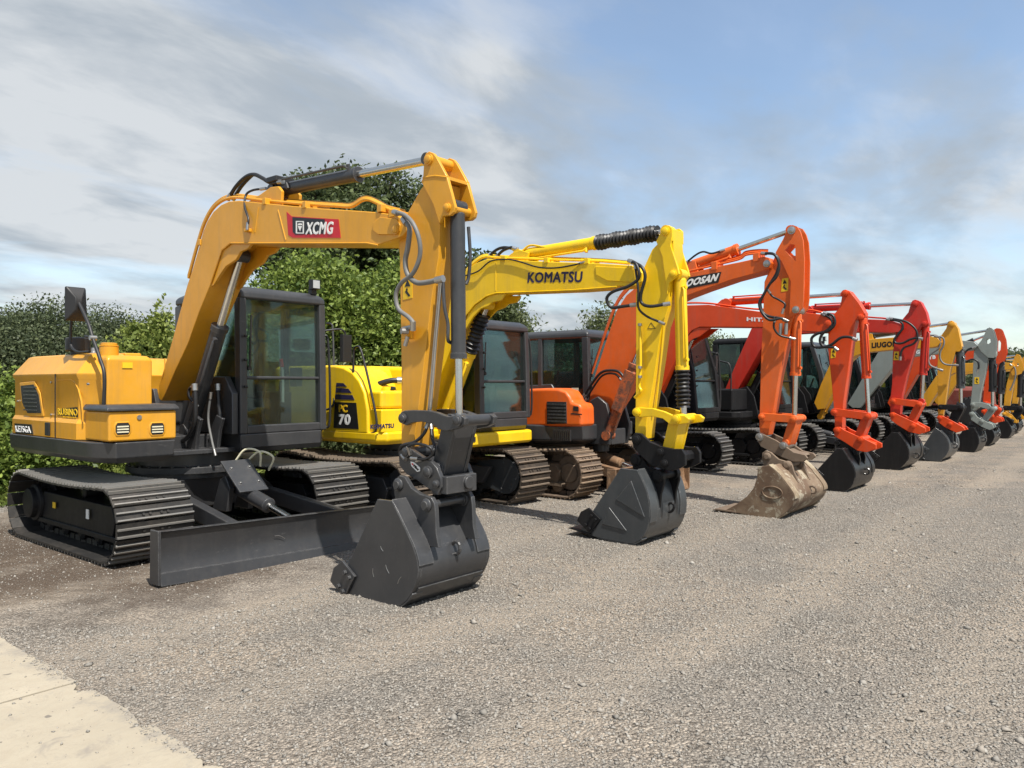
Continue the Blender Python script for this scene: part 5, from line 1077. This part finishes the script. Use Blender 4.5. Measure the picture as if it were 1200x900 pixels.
# ================================================================== ground
ROOT[0] = Vector((0, 0, 0))
def ground_material():
    m, t, b = nt('gravel'); co = objco(t)
    big = noise(t, .22, 4, .55, co, .4); mid = noise(t, 1.3, 5, .65, co); fine = noise(t, 34, 4, .7, co); grit = noise(t, 120, 3, .7, co)
    c = mixc(t, ramp(t, big, [(.40, 0.0), (.60, 1.0)]), (.300, .268, .232), (.385, .325, .262))
    c = mixc(t, ramp(t, mid, [(.44, 0.0), (.62, .85)]), c, (.240, .224, .202))
    v1 = N(t, 'ShaderNodeTexVoronoi'); v1.inputs['Scale'].default_value = 58; v1.inputs['Randomness'].default_value = 1; t.links.new(co, v1.inputs['Vector'])
    v2 = N(t, 'ShaderNodeTexVoronoi'); v2.inputs['Scale'].default_value = 120; t.links.new(co, v2.inputs['Vector'])
    def cell(v): s_ = N(t, 'ShaderNodeSeparateColor'); t.links.new(v.outputs['Color'], s_.inputs[0]); return s_.outputs[0]
    chip = ramp(t, math_(t, 'ADD', math_(t, 'MULTIPLY', cell(v1), .6), math_(t, 'MULTIPLY', cell(v2), .4)), [(.12, (.40, .38, .36)), (.45, (.85, .84, .82)), (.65, (1.10, 1.08, 1.05)), (.85, (1.55, 1.52, 1.46))])
    dust = ramp(t, noise(t, .9, 6, .65, co), [(.45, 1.0), (.66, .45)])
    c = mixc(t, dust, c, mixc(t, 1.0, c, chip, 'MULTIPLY'))
    gap = ramp(t, v1.outputs['Distance'], [(.45, 0.0), (.75, .55)])
    c = mixc(t, gap, c, (.14, .122, .104))
    # finer dusty strip where wheels have run, along the row
    w = N(t, 'ShaderNodeTexWave', wave_type='BANDS', bands_direction='Y'); w.inputs['Scale'].default_value = .22; w.inputs['Distortion'].default_value = 3.0; w.inputs['Detail'].default_value = 3
    t.links.new(co, w.inputs['Vector'])
    c = mixc(t, math_(t, 'MULTIPLY', ramp(t, w.outputs['Fac'], [(.6, 0.0), (.95, 1.0)]), .45), c, (.385, .325, .258))
    # brown damp soil beneath the nearest machine
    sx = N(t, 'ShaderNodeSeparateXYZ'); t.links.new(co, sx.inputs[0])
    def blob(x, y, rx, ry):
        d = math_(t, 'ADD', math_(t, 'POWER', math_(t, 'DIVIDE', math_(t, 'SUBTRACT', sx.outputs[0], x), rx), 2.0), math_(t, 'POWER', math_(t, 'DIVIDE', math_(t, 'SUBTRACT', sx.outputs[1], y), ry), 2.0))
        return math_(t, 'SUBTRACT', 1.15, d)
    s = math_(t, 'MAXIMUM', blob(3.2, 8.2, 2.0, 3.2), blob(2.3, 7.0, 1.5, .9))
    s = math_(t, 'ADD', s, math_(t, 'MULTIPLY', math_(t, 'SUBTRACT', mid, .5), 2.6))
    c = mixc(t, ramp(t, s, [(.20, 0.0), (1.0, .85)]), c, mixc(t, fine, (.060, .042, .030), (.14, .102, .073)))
    t.links.new(c, b.inputs['Base Color']); b.inputs['Roughness'].default_value = .95; b.inputs['Specular IOR Level'].default_value = .15
    # cleat marks
    cl = N(t, 'ShaderNodeTexWave', wave_type='BANDS', bands_direction='DIAGONAL'); cl.inputs['Scale'].default_value = 2.6; cl.inputs['Distortion'].default_value = 1.5; t.links.new(co, cl.inputs['Vector'])
    h = math_(t, 'SUBTRACT', math_(t, 'ADD', math_(t, 'MULTIPLY', fine, .6), math_(t, 'MULTIPLY', cell(v1), .55)), math_(t, 'MULTIPLY', v1.outputs['Distance'], 1.1))
    # cleat prints of rubber tyres: two strips along the row
    tread = None
    for yc, x0_, x1_ in ((2.17, 8, 18), (.55, 9, 22), (1.35, 5, 11)):
        yy = math_(t, 'SUBTRACT', sx.outputs[1], math_(t, 'MULTIPLY_ADD', math_(t, 'SINE', math_(t, 'MULTIPLY', sx.outputs[0], .35)), .18, yc)); ay = math_(t, 'ABSOLUTE', yy)
        inn = math_(t, 'MULTIPLY', math_(t, 'LESS_THAN', ay, .19), math_(t, 'MULTIPLY', ramp(t, math_(t, 'DIVIDE', sx.outputs[0], 30.0), [(x0_ / 30, 0.0), (x0_ / 30 + .06, 1.0), (x1_ / 30 - .06, 1.0), (x1_ / 30, 0.0)]), ramp(t, mid, [(.40, 0.0), (.58, 1.0)])))
        q = math_(t, 'MULTIPLY', inn, math_(t, 'GREATER_THAN', math_(t, 'SINE', math_(t, 'MULTIPLY_ADD', ay, 26.0, math_(t, 'MULTIPLY', sx.outputs[0], 44.0))), .1))
        tread = q if tread is None else math_(t, 'MAXIMUM', tread, q)
    c = mixc(t, math_(t, 'MULTIPLY', tread, .5), c, (.41, .35, .28)); t.links.new(c, b.inputs['Base Color'])
    h = math_(t, 'ADD', h, math_(t, 'MULTIPLY', tread, 1.8))
    h = math_(t, 'ADD', h, math_(t, 'MULTIPLY', mid, 1.6)); h = math_(t, 'ADD', h, math_(t, 'MULTIPLY', grit, .35))
    h = math_(t, 'ADD', h, math_(t, 'MULTIPLY', math_(t, 'MULTIPLY', cl.outputs['Fac'], ramp(t, w.outputs['Fac'], [(.6, 0.0), (.95, 1.0)])), .6))
    bp = N(t, 'ShaderNodeBump'); bp.inputs['Strength'].default_value = .9; bp.inputs['Distance'].default_value = .022
    t.links.new(h, bp.inputs['Height']); t.links.new(bp.outputs[0], b.inputs['Normal'])
    return m
def gz(x, y):
    return .018 * np.sin(x * 1.1 + .6 * np.sin(y * .7)) * np.sin(y * .9 + 1.3) * np.clip((y * 0 + 1), 0, 1) * .7
b = MB()
xs = np.concatenate([[-400, -60], np.linspace(-6, 30, 145), [60, 500]]); ys = np.concatenate([[-300, -40], np.linspace(-6, 14, 81), [40, 500]])
vs = [(x, y, float(gz(x, y)) - .012 if (-6 <= x <= 30 and -6 <= y <= 14) else -.012) for y in ys for x in xs]
nx = len(xs); fs = [(j * nx + i, j * nx + i + 1, (j + 1) * nx + i + 1, (j + 1) * nx + i) for j in range(len(ys) - 1) for i in range(nx - 1)]
g = b.add(vs, fs).build('ground', ground_material(), None, 0, 180); g['kind'] = 'structure'
# concrete slab
def concrete():
    m, t, bb = nt('concrete'); co = objco(t)
    n1 = noise(t, 1.1, 6, .6, co); n2 = noise(t, 14, 6, .75, co); n3 = noise(t, 2.2, 5, .7, co, .8)
    c = mixc(t, ramp(t, n1, [(.35, 0.0), (.68, 1.0)]), (.40, .352, .27), (.325, .283, .215))
    c = mixc(t, ramp(t, n2, [(.35, .5), (.55, 0.0)]), c, (.33, .28, .21))
    c = mixc(t, ramp(t, n3, [(.60, 0.0), (.68, .7)]), c, (.22, .195, .17))
    c = mixc(t, ramp(t, noise(t, 3.1, 8, .72, co, 1.5), [(.485, 0.0), (.497, .55), (.503, .55), (.515, 0.0)]), c, (.30, .26, .205))
    c = mixc(t, ramp(t, noise(t, 9, 2, .5, co), [(.70, 0.0), (.73, .8)]), c, (.13, .115, .10))
    sx = N(t, 'ShaderNodeSeparateXYZ'); t.links.new(co, sx.inputs[0])
    e = math_(t, 'ADD', math_(t, 'MULTIPLY', math_(t, 'SUBTRACT', sx.outputs[0], 1.62), 5.0), math_(t, 'MULTIPLY', math_(t, 'SUBTRACT', noise(t, 7, 7, .75, co), .5), 5.0))
    c = mixc(t, ramp(t, e, [(.0, 0.0), (.8, .9)]), c, mixc(t, n2, (.19, .17, .145), (.31, .275, .225)))     # grit trodden over the edge
    t.links.new(c, bb.inputs['Base Color']); bb.inputs['Roughness'].default_value = .9
    bp = N(t, 'ShaderNodeBump'); bp.inputs['Strength'].default_value = .35; bp.inputs['Distance'].default_value = .012
    t.links.new(n2, bp.inputs['Height']); t.links.new(bp.outputs[0], bb.inputs['Normal']); return m
CONC = concrete()
def slab(y0, y1):
    n = int((y1 - y0) / .045); e = []
    r0 = random.Random(int(y0 * 7)); w = 0
    for k in range(n + 1):
        y = y0 + (y1 - y0) * k / n; w = w * .6 + r0.uniform(-.007, .007); w -= .045 * (r0.random() < .06); e.append((1.70 + w + .012 * math.sin(y * 2.1), y))
    p = [(-8, y0)] + e + [(-8, y1)]
    return MB().loft([(-.10, p), (.016, p)])
s = MB()
for y0, y1 in ((-6, .2), (.216, 4.39), (4.410, 8.6)):
    q = slab(y0, y1); s.add(q.v, q.f)
o = s.build('concrete_pavement', CONC, None, 0, 20); o['kind'] = 'structure'
# loose stones
def stones(name, n, region, smin, smax, seed, keep):
    r = np.random.default_rng(seed); P = []
    while len(P) < n:
        d = r.uniform(region[0], region[1], n * 2) ; u = r.uniform(-60, 1260, n * 2); a = (u - 600) / F
        # uniform over ground, not over the picture
        w = r.uniform(0, 1, n * 2) < d / region[1]; d, a = d[w], a[w]
        x = (ST * a + CT) * d; y = (-CT * a + ST) * d
        k = keep(x, y, r); P += list(zip(x[k], y[k]))
    P = np.array(P[:n]); 
    base = np.array([(1, 0, 0), (-1, 0, 0), (0, 1, 0), (0, -1, 0), (0, 0, 1), (0, 0, -1)], float)
    tri = np.array([(0, 2, 4), (2, 1, 4), (1, 3, 4), (3, 0, 4), (2, 0, 5), (1, 2, 5), (3, 1, 5), (0, 3, 5)])
    sz = smin * (smax / smin) ** (r.uniform(0, 1, n) ** 2.6)
    v = base[None] * (1 + r.uniform(-.45, .45, (n, 6, 1))) * (sz[:, None, None] * np.stack([r.uniform(.8, 1.3, n), r.uniform(.7, 1.1, n), r.uniform(.45, .85, n)], 1)[:, None, :])
    v += r.uniform(-.32, .32, (n, 6, 3)) * sz[:, None, None]
    th = r.uniform(0, 6.28, n); tl = r.uniform(-.5, .5, n)
    c, s_ = np.cos(th)[:, None], np.sin(th)[:, None]
    x, y, z = v[..., 0], v[..., 1], v[..., 2]; ct, st = np.cos(tl)[:, None], np.sin(tl)[:, None]
    y, z = y * ct - z * st, y * st + z * ct
    v = np.stack([x * c - y * s_, x * s_ + y * c, z], -1)
    on = (P[:, 0] < 1.70); zb = np.where(on, .016, gz(P[:, 0], P[:, 1]) - .012)
    v += np.stack([P[:, 0], P[:, 1], zb + sz * .18], 1)[:, None, :]
    me = bpy.data.meshes.new(name); V = v.reshape(-1, 3); T = (tri[None] + 6 * np.arange(n)[:, None, None]).reshape(-1, 3)
    me.vertices.add(len(V)); me.vertices.foreach_set('co', V.ravel()); me.loops.add(T.size); me.loops.foreach_set('vertex_index', T.ravel())
    me.polygons.add(len(T)); me.polygons.foreach_set('loop_start', np.arange(0, T.size, 3)); me.polygons.foreach_set('loop_total', np.full(len(T), 3))
    at = me.attributes.new('tint', 'FLOAT', 'POINT'); at.data.foreach_set('value', np.repeat(r.uniform(0, 1, n), 6))
    me.update()
    m, t, bb = nt(name + '_stone'); a = N(t, 'ShaderNodeAttribute', attribute_name='tint'); co = objco(t)
    cc = ramp(t, a.outputs['Fac'], [(0.0, (.16, .148, .132)), (.35, (.27, .25, .222)), (.6, (.35, .32, .28)), (.8, (.33, .28, .228)), (.93, (.41, .38, .335)), (1.0, (.47, .44, .395))])
    cc = mixc(t, .5, cc, mixc(t, noise(t, 60, 3, .6, co), (.15, .14, .125), (.33, .31, .275)))
    t.links.new(cc, bb.inputs['Base Color']); bb.inputs['Roughness'].default_value = .92; bb.inputs['Specular IOR Level'].default_value = .2
    me.materials.append(m); o = bpy.data.objects.new(name, me); COL.objects.link(o); o['kind'] = 'stuff'; return o
def soil(x, y): return ((x - 3.2) / 2.0) ** 2 + ((y - 8.0) / 3.0) ** 2 < 1
def keep_near(x, y, r): return (x > 1.66 + .04 * np.sin(y * 5)) & ~(soil(x, y) & (r.uniform(0, 1, len(x)) < .88)) | (r.uniform(0, 1, len(x)) < .03 * (x > 1.2) + .004) & (x > .0)
def patch(x, y): return .5 + .5 * np.sin(x * 1.7 + 1.1 * np.sin(y * 1.3)) * np.sin(y * 2.1 + .8 * np.sin(x * 1.9 + 1))
stones('gravel', 380000, (2.6, 12), .0028, .012, 3, keep_near)
stones('coarse_gravel', 8000, (2.6, 15), .007, .026, 5, lambda x, y, r: (x > 1.68) & ~soil(x, y) & (r.uniform(0, 1, len(x)) < .12 + .88 * patch(x, y) ** 2))
# ================================================================== plants
def leafmat(name, dark, light, trans=.35):
    m, t, b = nt(name); a = N(t, 'ShaderNodeAttribute', attribute_name='tint')
    c = ramp(t, a.outputs['Fac'], [(0.0, dark), (.6, [(x + y) / 2 for x, y in zip(dark, light)]), (1.0, light)])
    t.links.new(c, b.inputs['Base Color']); b.inputs['Roughness'].default_value = .5; b.inputs['Specular IOR Level'].default_value = .3
    tr = N(t, 'ShaderNodeBsdfTranslucent'); t.links.new(c, tr.inputs['Color'])
    mx = N(t, 'ShaderNodeMixShader'); mx.inputs[0].default_value = trans
    t.links.new(b.outputs[0], mx.inputs[1]); t.links.new(tr.outputs[0], mx.inputs[2]); t.links.new(mx.outputs[0], t.nodes['Material Output'].inputs['Surface'])
    return m
LEAF = dict(dark=leafmat('dark_leaf', (.035, .055, .022), (.17, .21, .085)), mid=leafmat('mid_leaf', (.060, .105, .020), (.30, .38, .08)), light=leafmat('light_leaf', (.08, .12, .024), (.34, .39, .10)), far=leafmat('hazed_far_leaf', (.052, .072, .038), (.15, .18, .085)), willow=leafmat('willow_leaf', (.06, .085, .033), (.23, .26, .12)))  # far leaves lightened: distance haze put into their colour
BARK = paint('bark', (.085, .065, .045), .9, .4, (.16, .14, .11), 0, 0, .3, .6)
def leaves(lobes, n, size, seed, clump=26, aspect=.55, spread=.34):
    r = np.random.default_rng(seed); vol = np.array([l[3] * l[4] * l[5] for l in lobes]) ** (2 / 3); cnt = (vol / vol.sum() * n / clump).astype(int) + 1
    C = []; T = []
    for l, k in zip(lobes, cnt):
        d = r.normal(size=(k, 3)); d /= np.linalg.norm(d, axis=1)[:, None]; rad = r.uniform(.30, 1.0, k) ** .45 * r.uniform(.82, 1.06, k)
        p = d * rad[:, None] * np.array(l[3:6]) + np.array(l[:3])
        tc = r.uniform(0, 1, k)
        q = np.repeat(p, clump, 0) + np.clip(r.normal(size=(k * clump, 3)), -1.5, 1.5) * spread * np.array([1, 1, .75]) * (min(l[3:6]) / 1.2) ** .5
        C.append(q); T.append(np.clip(np.repeat(tc ** 1.3, clump) * .8 + r.uniform(-.05, .30, k * clump), 0, 1))
    # stray shoots beyond the outline
    for l in lobes:
        for s_ in range(5):
            d = r.normal(size=3); d[2] = abs(d[2]) * .9 + .1; d /= np.linalg.norm(d); k = 14
            tt = r.uniform(.8, 1.38, k); C.append(np.array(l[:3]) + d * tt[:, None] * np.array(l[3:6]) + r.normal(size=(k, 3)) * .07 * min(1.5, spread / .3)); T.append(r.uniform(.35, 1, k))
    C = np.concatenate(C); T = np.concatenate(T); C = C[C[:, 2] > .05]; T = T[:len(C)]; k = len(C)
    nrm = r.normal(size=(k, 3)) + np.array([0, 0, .6]); nrm /= np.linalg.norm(nrm, axis=1)[:, None]
    a = np.cross(nrm, r.normal(size=(k, 3))); a /= np.linalg.norm(a, axis=1)[:, None]; b_ = np.cross(nrm, a)
    s = (size * r.uniform(.45, 1.6, k))[:, None]; a = a * s; b_ = b_ * s * aspect
    V = np.stack([C - a, C - b_ + nrm * s * .12, C + a, C + b_ + nrm * s * .12], 1).reshape(-1, 3)
    return V, T
def leafmesh(name, V, T, mat):
    me = bpy.data.meshes.new(name); n = len(V) // 4
    me.vertices.add(len(V)); me.vertices.foreach_set('co', V.ravel()); me.loops.add(len(V)); me.loops.foreach_set('vertex_index', np.arange(len(V)))
    me.polygons.add(n); me.polygons.foreach_set('loop_start', np.arange(0, 4 * n, 4)); me.polygons.foreach_set('loop_total', np.full(n, 4))
    at = me.attributes.new('tint', 'FLOAT', 'POINT'); at.data.foreach_set('value', np.repeat(T, 4)); me.update(); me.materials.append(mat); return me
def tree(name, label, loc, lobes, n, size, mat, seed, trunk=.14, cat='tree', group=None, aspect=.55, spread=.34):
    root = thing(name, label, cat, loc, group); ROOT[0] = Vector((0, 0, 0))
    V, T = leaves(lobes, n, size, seed, 26, aspect, spread); o = bpy.data.objects.new('crown', leafmesh('crown', V, T, LEAF[mat])); COL.objects.link(o); o.parent = root
    top = max(l[2] for l in lobes); rr = random.Random(seed); b = MB()
    b.tube([Vector((0, 0, -.1)), Vector((.05, .02, top * .3)), Vector((-.04, .05, top * .6)), Vector((.03, 0, top))], lambda t: trunk * (1 - .75 * t), 9)
    for l in lobes: b.tube([Vector((0, 0, top * .25 * rr.uniform(.5, 1.2))), Vector((l[0] * .5, l[1] * .5, l[2] * .65)), Vector(l[:3]), Vector((l[0] * 1.25, l[1] * 1.25, l[2] + l[5] * .7))], lambda t: trunk * .45 * (1 - .85 * t), 6)
    t_ = b.build('trunk', BARK, None, 0, 60); t_.parent = root; t_.location = (0, 0, 0); return root
def lob(seed, R_, Z0, Z1, n, r0, r1):
    r = random.Random(seed); o = []
    for k in range(n):
        z = Z0 + (Z1 - Z0) * (k + .5) / n; f = math.sin(math.pi * min(.95, max(.12, (z - Z0) / (Z1 - Z0) * .8 + .15))); w = r.uniform(0, 6.28); rad = R_ * f * r.uniform(.3, .8)
        q = r.uniform(r0, r1); o.append((rad * math.cos(w), rad * math.sin(w), z, q * r.uniform(.9, 1.3), q * r.uniform(.9, 1.3), q * r.uniform(.7, 1.0)))
    return o
FT = 'far trees at the end of the yard'
q = tree('tree', 'distant rounded tree in the line closing the far end of the yard', (70, 8, 0), lob(60, 2.6, .5, 3.2, 12, 1.0, 1.7), 14000, .14, 'far', 60, .2, 'tree', FT, spread=.5)
for k in range(14):
    c = copy_tree(q); a_ = (k + .5) / 14; c.location = (66 + 26 * a_ + 4 * math.sin(k * 2.3), 34 - 40 * a_ + 2 * math.sin(k * 1.3), 0); c.rotation_euler = (0, 0, k * 1.9); s_ = .75 + .25 * math.sin(k * 2.9); c.scale = (1.2, 1.2, s_)
TG = 'trees and bushes behind the machines'
p = PD(428, 450, 20.5); tree('tree', 'tall dark tree rising behind the golden boom', (p.x, p.y, 0), lob(1, 2.9, 2.0, 6.3, 22, .6, 1.1) + [(-1.2, .6, 6.5, .5, .5, .45), (.5, -.4, 6.8, .55, .5, .5), (1.0, -1.0, 6.4, .5, .5, .5), (-.4, .5, 6.7, .4, .4, .4), (-2.0, 1.6, 5.6, .5, .5, .5), (-.83, 1.0, 6.5, .7, .7, .55), (-1.35, 1.6, 6.0, .65, .65, .5), (-.3, .35, 6.85, .55, .55, .45)], 80000, .055, 'dark', 1, .2, spread=.36)
p = PD(380, 450, 16.5); tree('bush', 'bright green bushy tree between the golden boom and the black cab roof', (p.x, p.y, 0), lob(2, 1.8, .6, 3.7, 14, .6, .95), 48000, .05, 'mid', 2, .1, 'bush')
p = PD(318, 450, 17); tree('bush', 'small rounded tree under the bend of the golden boom', (p.x, p.y, 0), lob(3, 1.2, .6, 3.1, 9, .45, .75), 26000, .05, 'mid', 3, .1, 'bush')
p = PD(470, 450, 17.5); tree('bush', 'green bush between the black cab and the golden stick', (p.x, p.y, 0), lob(4, 1.8, .6, 3.9, 12, .6, .95), 38000, .05, 'mid', 4, .1, 'bush')
p = PD(557, 450, 22); tree('tree', 'thin dark tree crown right of the golden stick head', (p.x, p.y, 0), lob(5, 1.1, 2.2, 5.0, 9, .5, .8), 22000, .06, 'dark', 5, .12)
for k, (u, d, h_, lb) in enumerate(((55, 40, 5.3, 'far broad tree beside the black mirror, over the hood\'s rear corner'), (122, 46, 5.2, 'far broad tree directly behind the mirror pole'), (172, 52, 4.9, 'far rounded tree over the filler cap of the golden hood'), (-25, 38, 4.4, 'far lower tree beyond the tail of the golden excavator'))):
    p = PD(u, 450, d); tree('tree', lb, (p.x, p.y, 0), lob(10 + k, 3.6, 1.0, h_ - .7, 14, 1.2, 1.9), 60000, .075, 'far', 10 + k, .25, spread=.5)
p = PD(182, 450, 15); tree('bush', 'light green bush with upright shoots behind the golden hood', (p.x, p.y, 0), lob(20, 1.0, .4, 2.45, 10, .4, .65) + [(.1, 0, 2.75, .16, .16, .4), (-.35, .1, 2.4, .15, .15, .35)], 24000, .045, 'light', 20, .07, 'bush')
for k, (u, d, top, lb) in enumerate(((592, 24, 4.1, 'pale willow like bush above the second cab'), (716, 27, 4.3, 'airy grey green tree between the yellow and orange booms'), (650, 30, 3.5, 'low bushes showing above the orange machine roof'), (832, 34, 3.9, 'young tree seen under the red orange boom'), (868, 38, 3.6, 'thin spiky young tree by the crimson boom'))):
    p = PD(u, 450, d); tree('tree', lb, (p.x, p.y, 0), lob(30 + k, 1.5, .5, top - .5, 13, .45, .85), 20000, .06, 'willow', 30 + k, .09, aspect=.4)
# hedge bushes along the back, copies of three kinds
HG = 'hedge bushes along the back of the yard'
protos = []
for k, mt in enumerate(('mid', 'light', 'willow')):
    protos.append(tree('hedge_bush', 'x', (0, 0, 0), lob(40 + k, 1.1, .15, 1.75, 15, .45, .75) + [(x_, y_, .3, .6, .6, .4) for x_, y_ in ((-.9, -.5), (0, -.7), (.9, -.5))], 30000, .042, mt, 40 + k, .06, 'bush', HG))
LH = {0: 'leafy hedge bush in the unbroken hedge behind the row of machines', 1: 'leafy hedge bush in the unbroken hedge behind the row of machines'}
used = set(); hx_ = 0.4; kk = 0
while hx_ < 52:
    pr = protos[kk % 3] if hx_ > 6 else protos[kk % 2]
    if id(pr) not in used: used.add(id(pr)); o = pr
    else: o = copy_tree(pr)
    o.location = (hx_, 13.5 + .35 * math.sin(kk * 2.3), 0); o.rotation_euler = (0, 0, kk * 2.4); sc = .95 + .16 * math.sin(kk * 1.7); zv = 1 + .22 * math.sin(kk * 2.9 + 1); o.scale = (sc, sc, sc * zv * (.80 if hx_ < 8 else 1.05 if hx_ < 12 else .85))
    o['label'] = 'leafy hedge bush in the unbroken hedge behind the row of machines'
    hx_ += 1.75; kk += 1
# rough grass under the hedge
def grass(n, seed):
    r = np.random.default_rng(seed); x = r.uniform(-2, 40, n); y = r.uniform(11.2, 13.6, n) - .25 * np.sin(x * 1.3); h = r.uniform(.08, .30, n) * np.clip((y - 10.9) / 1.4, .35, 1.2); th = r.uniform(0, 6.28, n); w = .008 + .006 * r.uniform(0, 1, n)
    dx, dy = np.cos(th), np.sin(th); bx, by = r.normal(0, .06, n), r.normal(0, .06, n)
    V = np.stack([np.stack([x - dx * w, y - dy * w, 0 * x - .02], 1), np.stack([x + dx * w, y + dy * w, 0 * x - .02], 1), np.stack([x + dx * w * .6 + bx, y + dy * w * .6 + by, h * .7], 1), np.stack([x + bx * 2, y + by * 2, h], 1)], 1).reshape(-1, 3)
    o = bpy.data.objects.new('grass', leafmesh('grass', V, r.uniform(0, 1, n), LEAF['light'])); COL.objects.link(o); o['kind'] = 'stuff'
grass(45000, 9)
# low hill far off
b = MB(); pts = []
for k in range(60):
    x = -100 + k * 8.0; pts.append((x, 160 + 20 * math.sin(k * .3)))
vs = []; 
for j, (dy, z) in enumerate(((0, -.5), (20, 3.0), (60, 5.5), (140, 6.5))): vs += [(x, y + dy, z * (.8 + .3 * math.sin(i * .45)) if j else z) for i, (x, y) in enumerate(pts)]
b.add(vs, [(j * 60 + i, j * 60 + i + 1, (j + 1) * 60 + i + 1, (j + 1) * 60 + i) for j in range(3) for i in range(59)])
o = b.build('hills', paint('hill_green', (.06, .085, .03), .95, .3, (.10, .11, .05), 0, 0, .4), None, 0, 180); o['kind'] = 'structure'
# ================================================================== light, sky, camera
SUN = Vector((-.19, -.57, 1.0)).normalized()
sl = bpy.data.lights.new('sun', 'SUN'); sl.energy = 5.0; sl.angle = R(.6); sl.color = (1, .95, .87); so = bpy.data.objects.new('sun', sl); COL.objects.link(so); so.rotation_euler = (-SUN).to_track_quat('-Z', 'Y').to_euler()
W = bpy.data.worlds.new('World'); SC.world = W; W.use_nodes = True; t = W.node_tree; bg = t.nodes['Background']
sky = N(t, 'ShaderNodeTexSky', sky_type='NISHITA', sun_disc=False); sky.sun_elevation = math.asin(SUN.z); sky.sun_rotation = math.atan2(SUN.x, SUN.y); sky.air_density = 1.0; sky.dust_density = .6; sky.ozone_density = 1.6
tc = N(t, 'ShaderNodeTexCoord'); sp = N(t, 'ShaderNodeSeparateXYZ'); t.links.new(tc.outputs['Generated'], sp.inputs[0])
z = math_(t, 'MAXIMUM', sp.outputs[2], 0.0); den = math_(t, 'ADD', z, .16)
cx = N(t, 'ShaderNodeCombineXYZ'); t.links.new(math_(t, 'DIVIDE', sp.outputs[0], den), cx.inputs[0]); t.links.new(math_(t, 'DIVIDE', sp.outputs[1], den), cx.inputs[1])
mp = N(t, 'ShaderNodeMapping'); mp.inputs['Rotation'].default_value = (0, 0, R(-28)); mp.inputs['Scale'].default_value = (1.0, 1.7, 1); mp.inputs['Location'].default_value = (3.1, 1.7, 0); t.links.new(cx.outputs[0], mp.inputs['Vector'])
n1 = noise(t, .6, 8, .56, mp.outputs[0], .3); n2 = noise(t, 2.0, 9, .56, mp.outputs[0], .25); n3 = noise(t, .35, 4, .5, mp.outputs[0], .2)
def dotd(v):
    d = N(t, 'ShaderNodeVectorMath', operation='DOT_PRODUCT'); t.links.new(tc.outputs['Generated'], d.inputs[0]); d.inputs[1].default_value = v; return d.outputs['Value']
rx, ry = ray(1150); rv = Vector((rx, ry, (HOR - 60) / F)).normalized()
clear = ramp(t, dotd(tuple(rv)), [(.86, 0.0), (.985, 1.0)])
def spot(u, v, a, b_):
    x_, y_ = ray(u); return ramp(t, dotd(tuple(Vector((x_, y_, (HOR - v) / F)).normalized())), [(a, 0.0), (b_, 1.0)])
puff = math_(t, 'MAXIMUM', math_(t, 'MAXIMUM', spot(120, 215, .972, .999), spot(1110, 290, .978, .998)), math_(t, 'MAXIMUM', spot(560, 5, .975, .999), math_(t, 'MAXIMUM', spot(680, 380, .982, .998), spot(1190, 350, .98, .999))))
gloom = spot(830, 215, .955, .998)
fac = math_(t, 'SUBTRACT', math_(t, 'ADD', n1, math_(t, 'MULTIPLY', puff, .08)), math_(t, 'MULTIPLY', clear, .13))
cov = ramp(t, fac, [(.37, .20), (.55, .95)])
hz = ramp(t, z, [(.0, .55), (.16, 0.0)])
cov = math_(t, 'MAXIMUM', cov, hz)
shade = ramp(t, math_(t, 'ADD', math_(t, 'SUBTRACT', math_(t, 'MULTIPLY', puff, .10), math_(t, 'MULTIPLY', gloom, .06)), math_(t, 'ADD', math_(t, 'MULTIPLY', n2, .72), math_(t, 'MULTIPLY', n3, .28))), [(.34, (2.75, 3.15, 3.55)), (.50, (3.35, 3.7, 4.05)), (.64, (5.0, 5.2, 5.35))])
sm = mixc(t, 1.0, sky.outputs[0], (1.5, 1.5, 1.45), 'MULTIPLY')
fin = mixc(t, cov, sm, shade)
t.links.new(fin, bg.inputs['Color']); bg.inputs['Strength'].default_value = .1
cam = bpy.data.cameras.new('camera'); cam.sensor_width = 36; cam.lens = F / 1200 * 36; cam.clip_end = 3000; cam.clip_start = .05
co_ = bpy.data.objects.new('camera', cam); COL.objects.link(co_); co_.location = (0, 0, H)
co_.rotation_euler = Vector((CT, ST, 0)).to_track_quat('-Z', 'Y').to_euler(); SC.camera = co_
vsn = SC.view_settings; SC.display_settings.display_device = 'sRGB'; vsn.view_transform = 'Standard'; vsn.look = 'None'; vsn.gamma = 1; vsn.use_curve_mapping = False; vsn.exposure = .5
SC.cycles.use_denoising = True; SC.cycles.max_bounces = 6; SC.cycles.transparent_max_bounces = 24
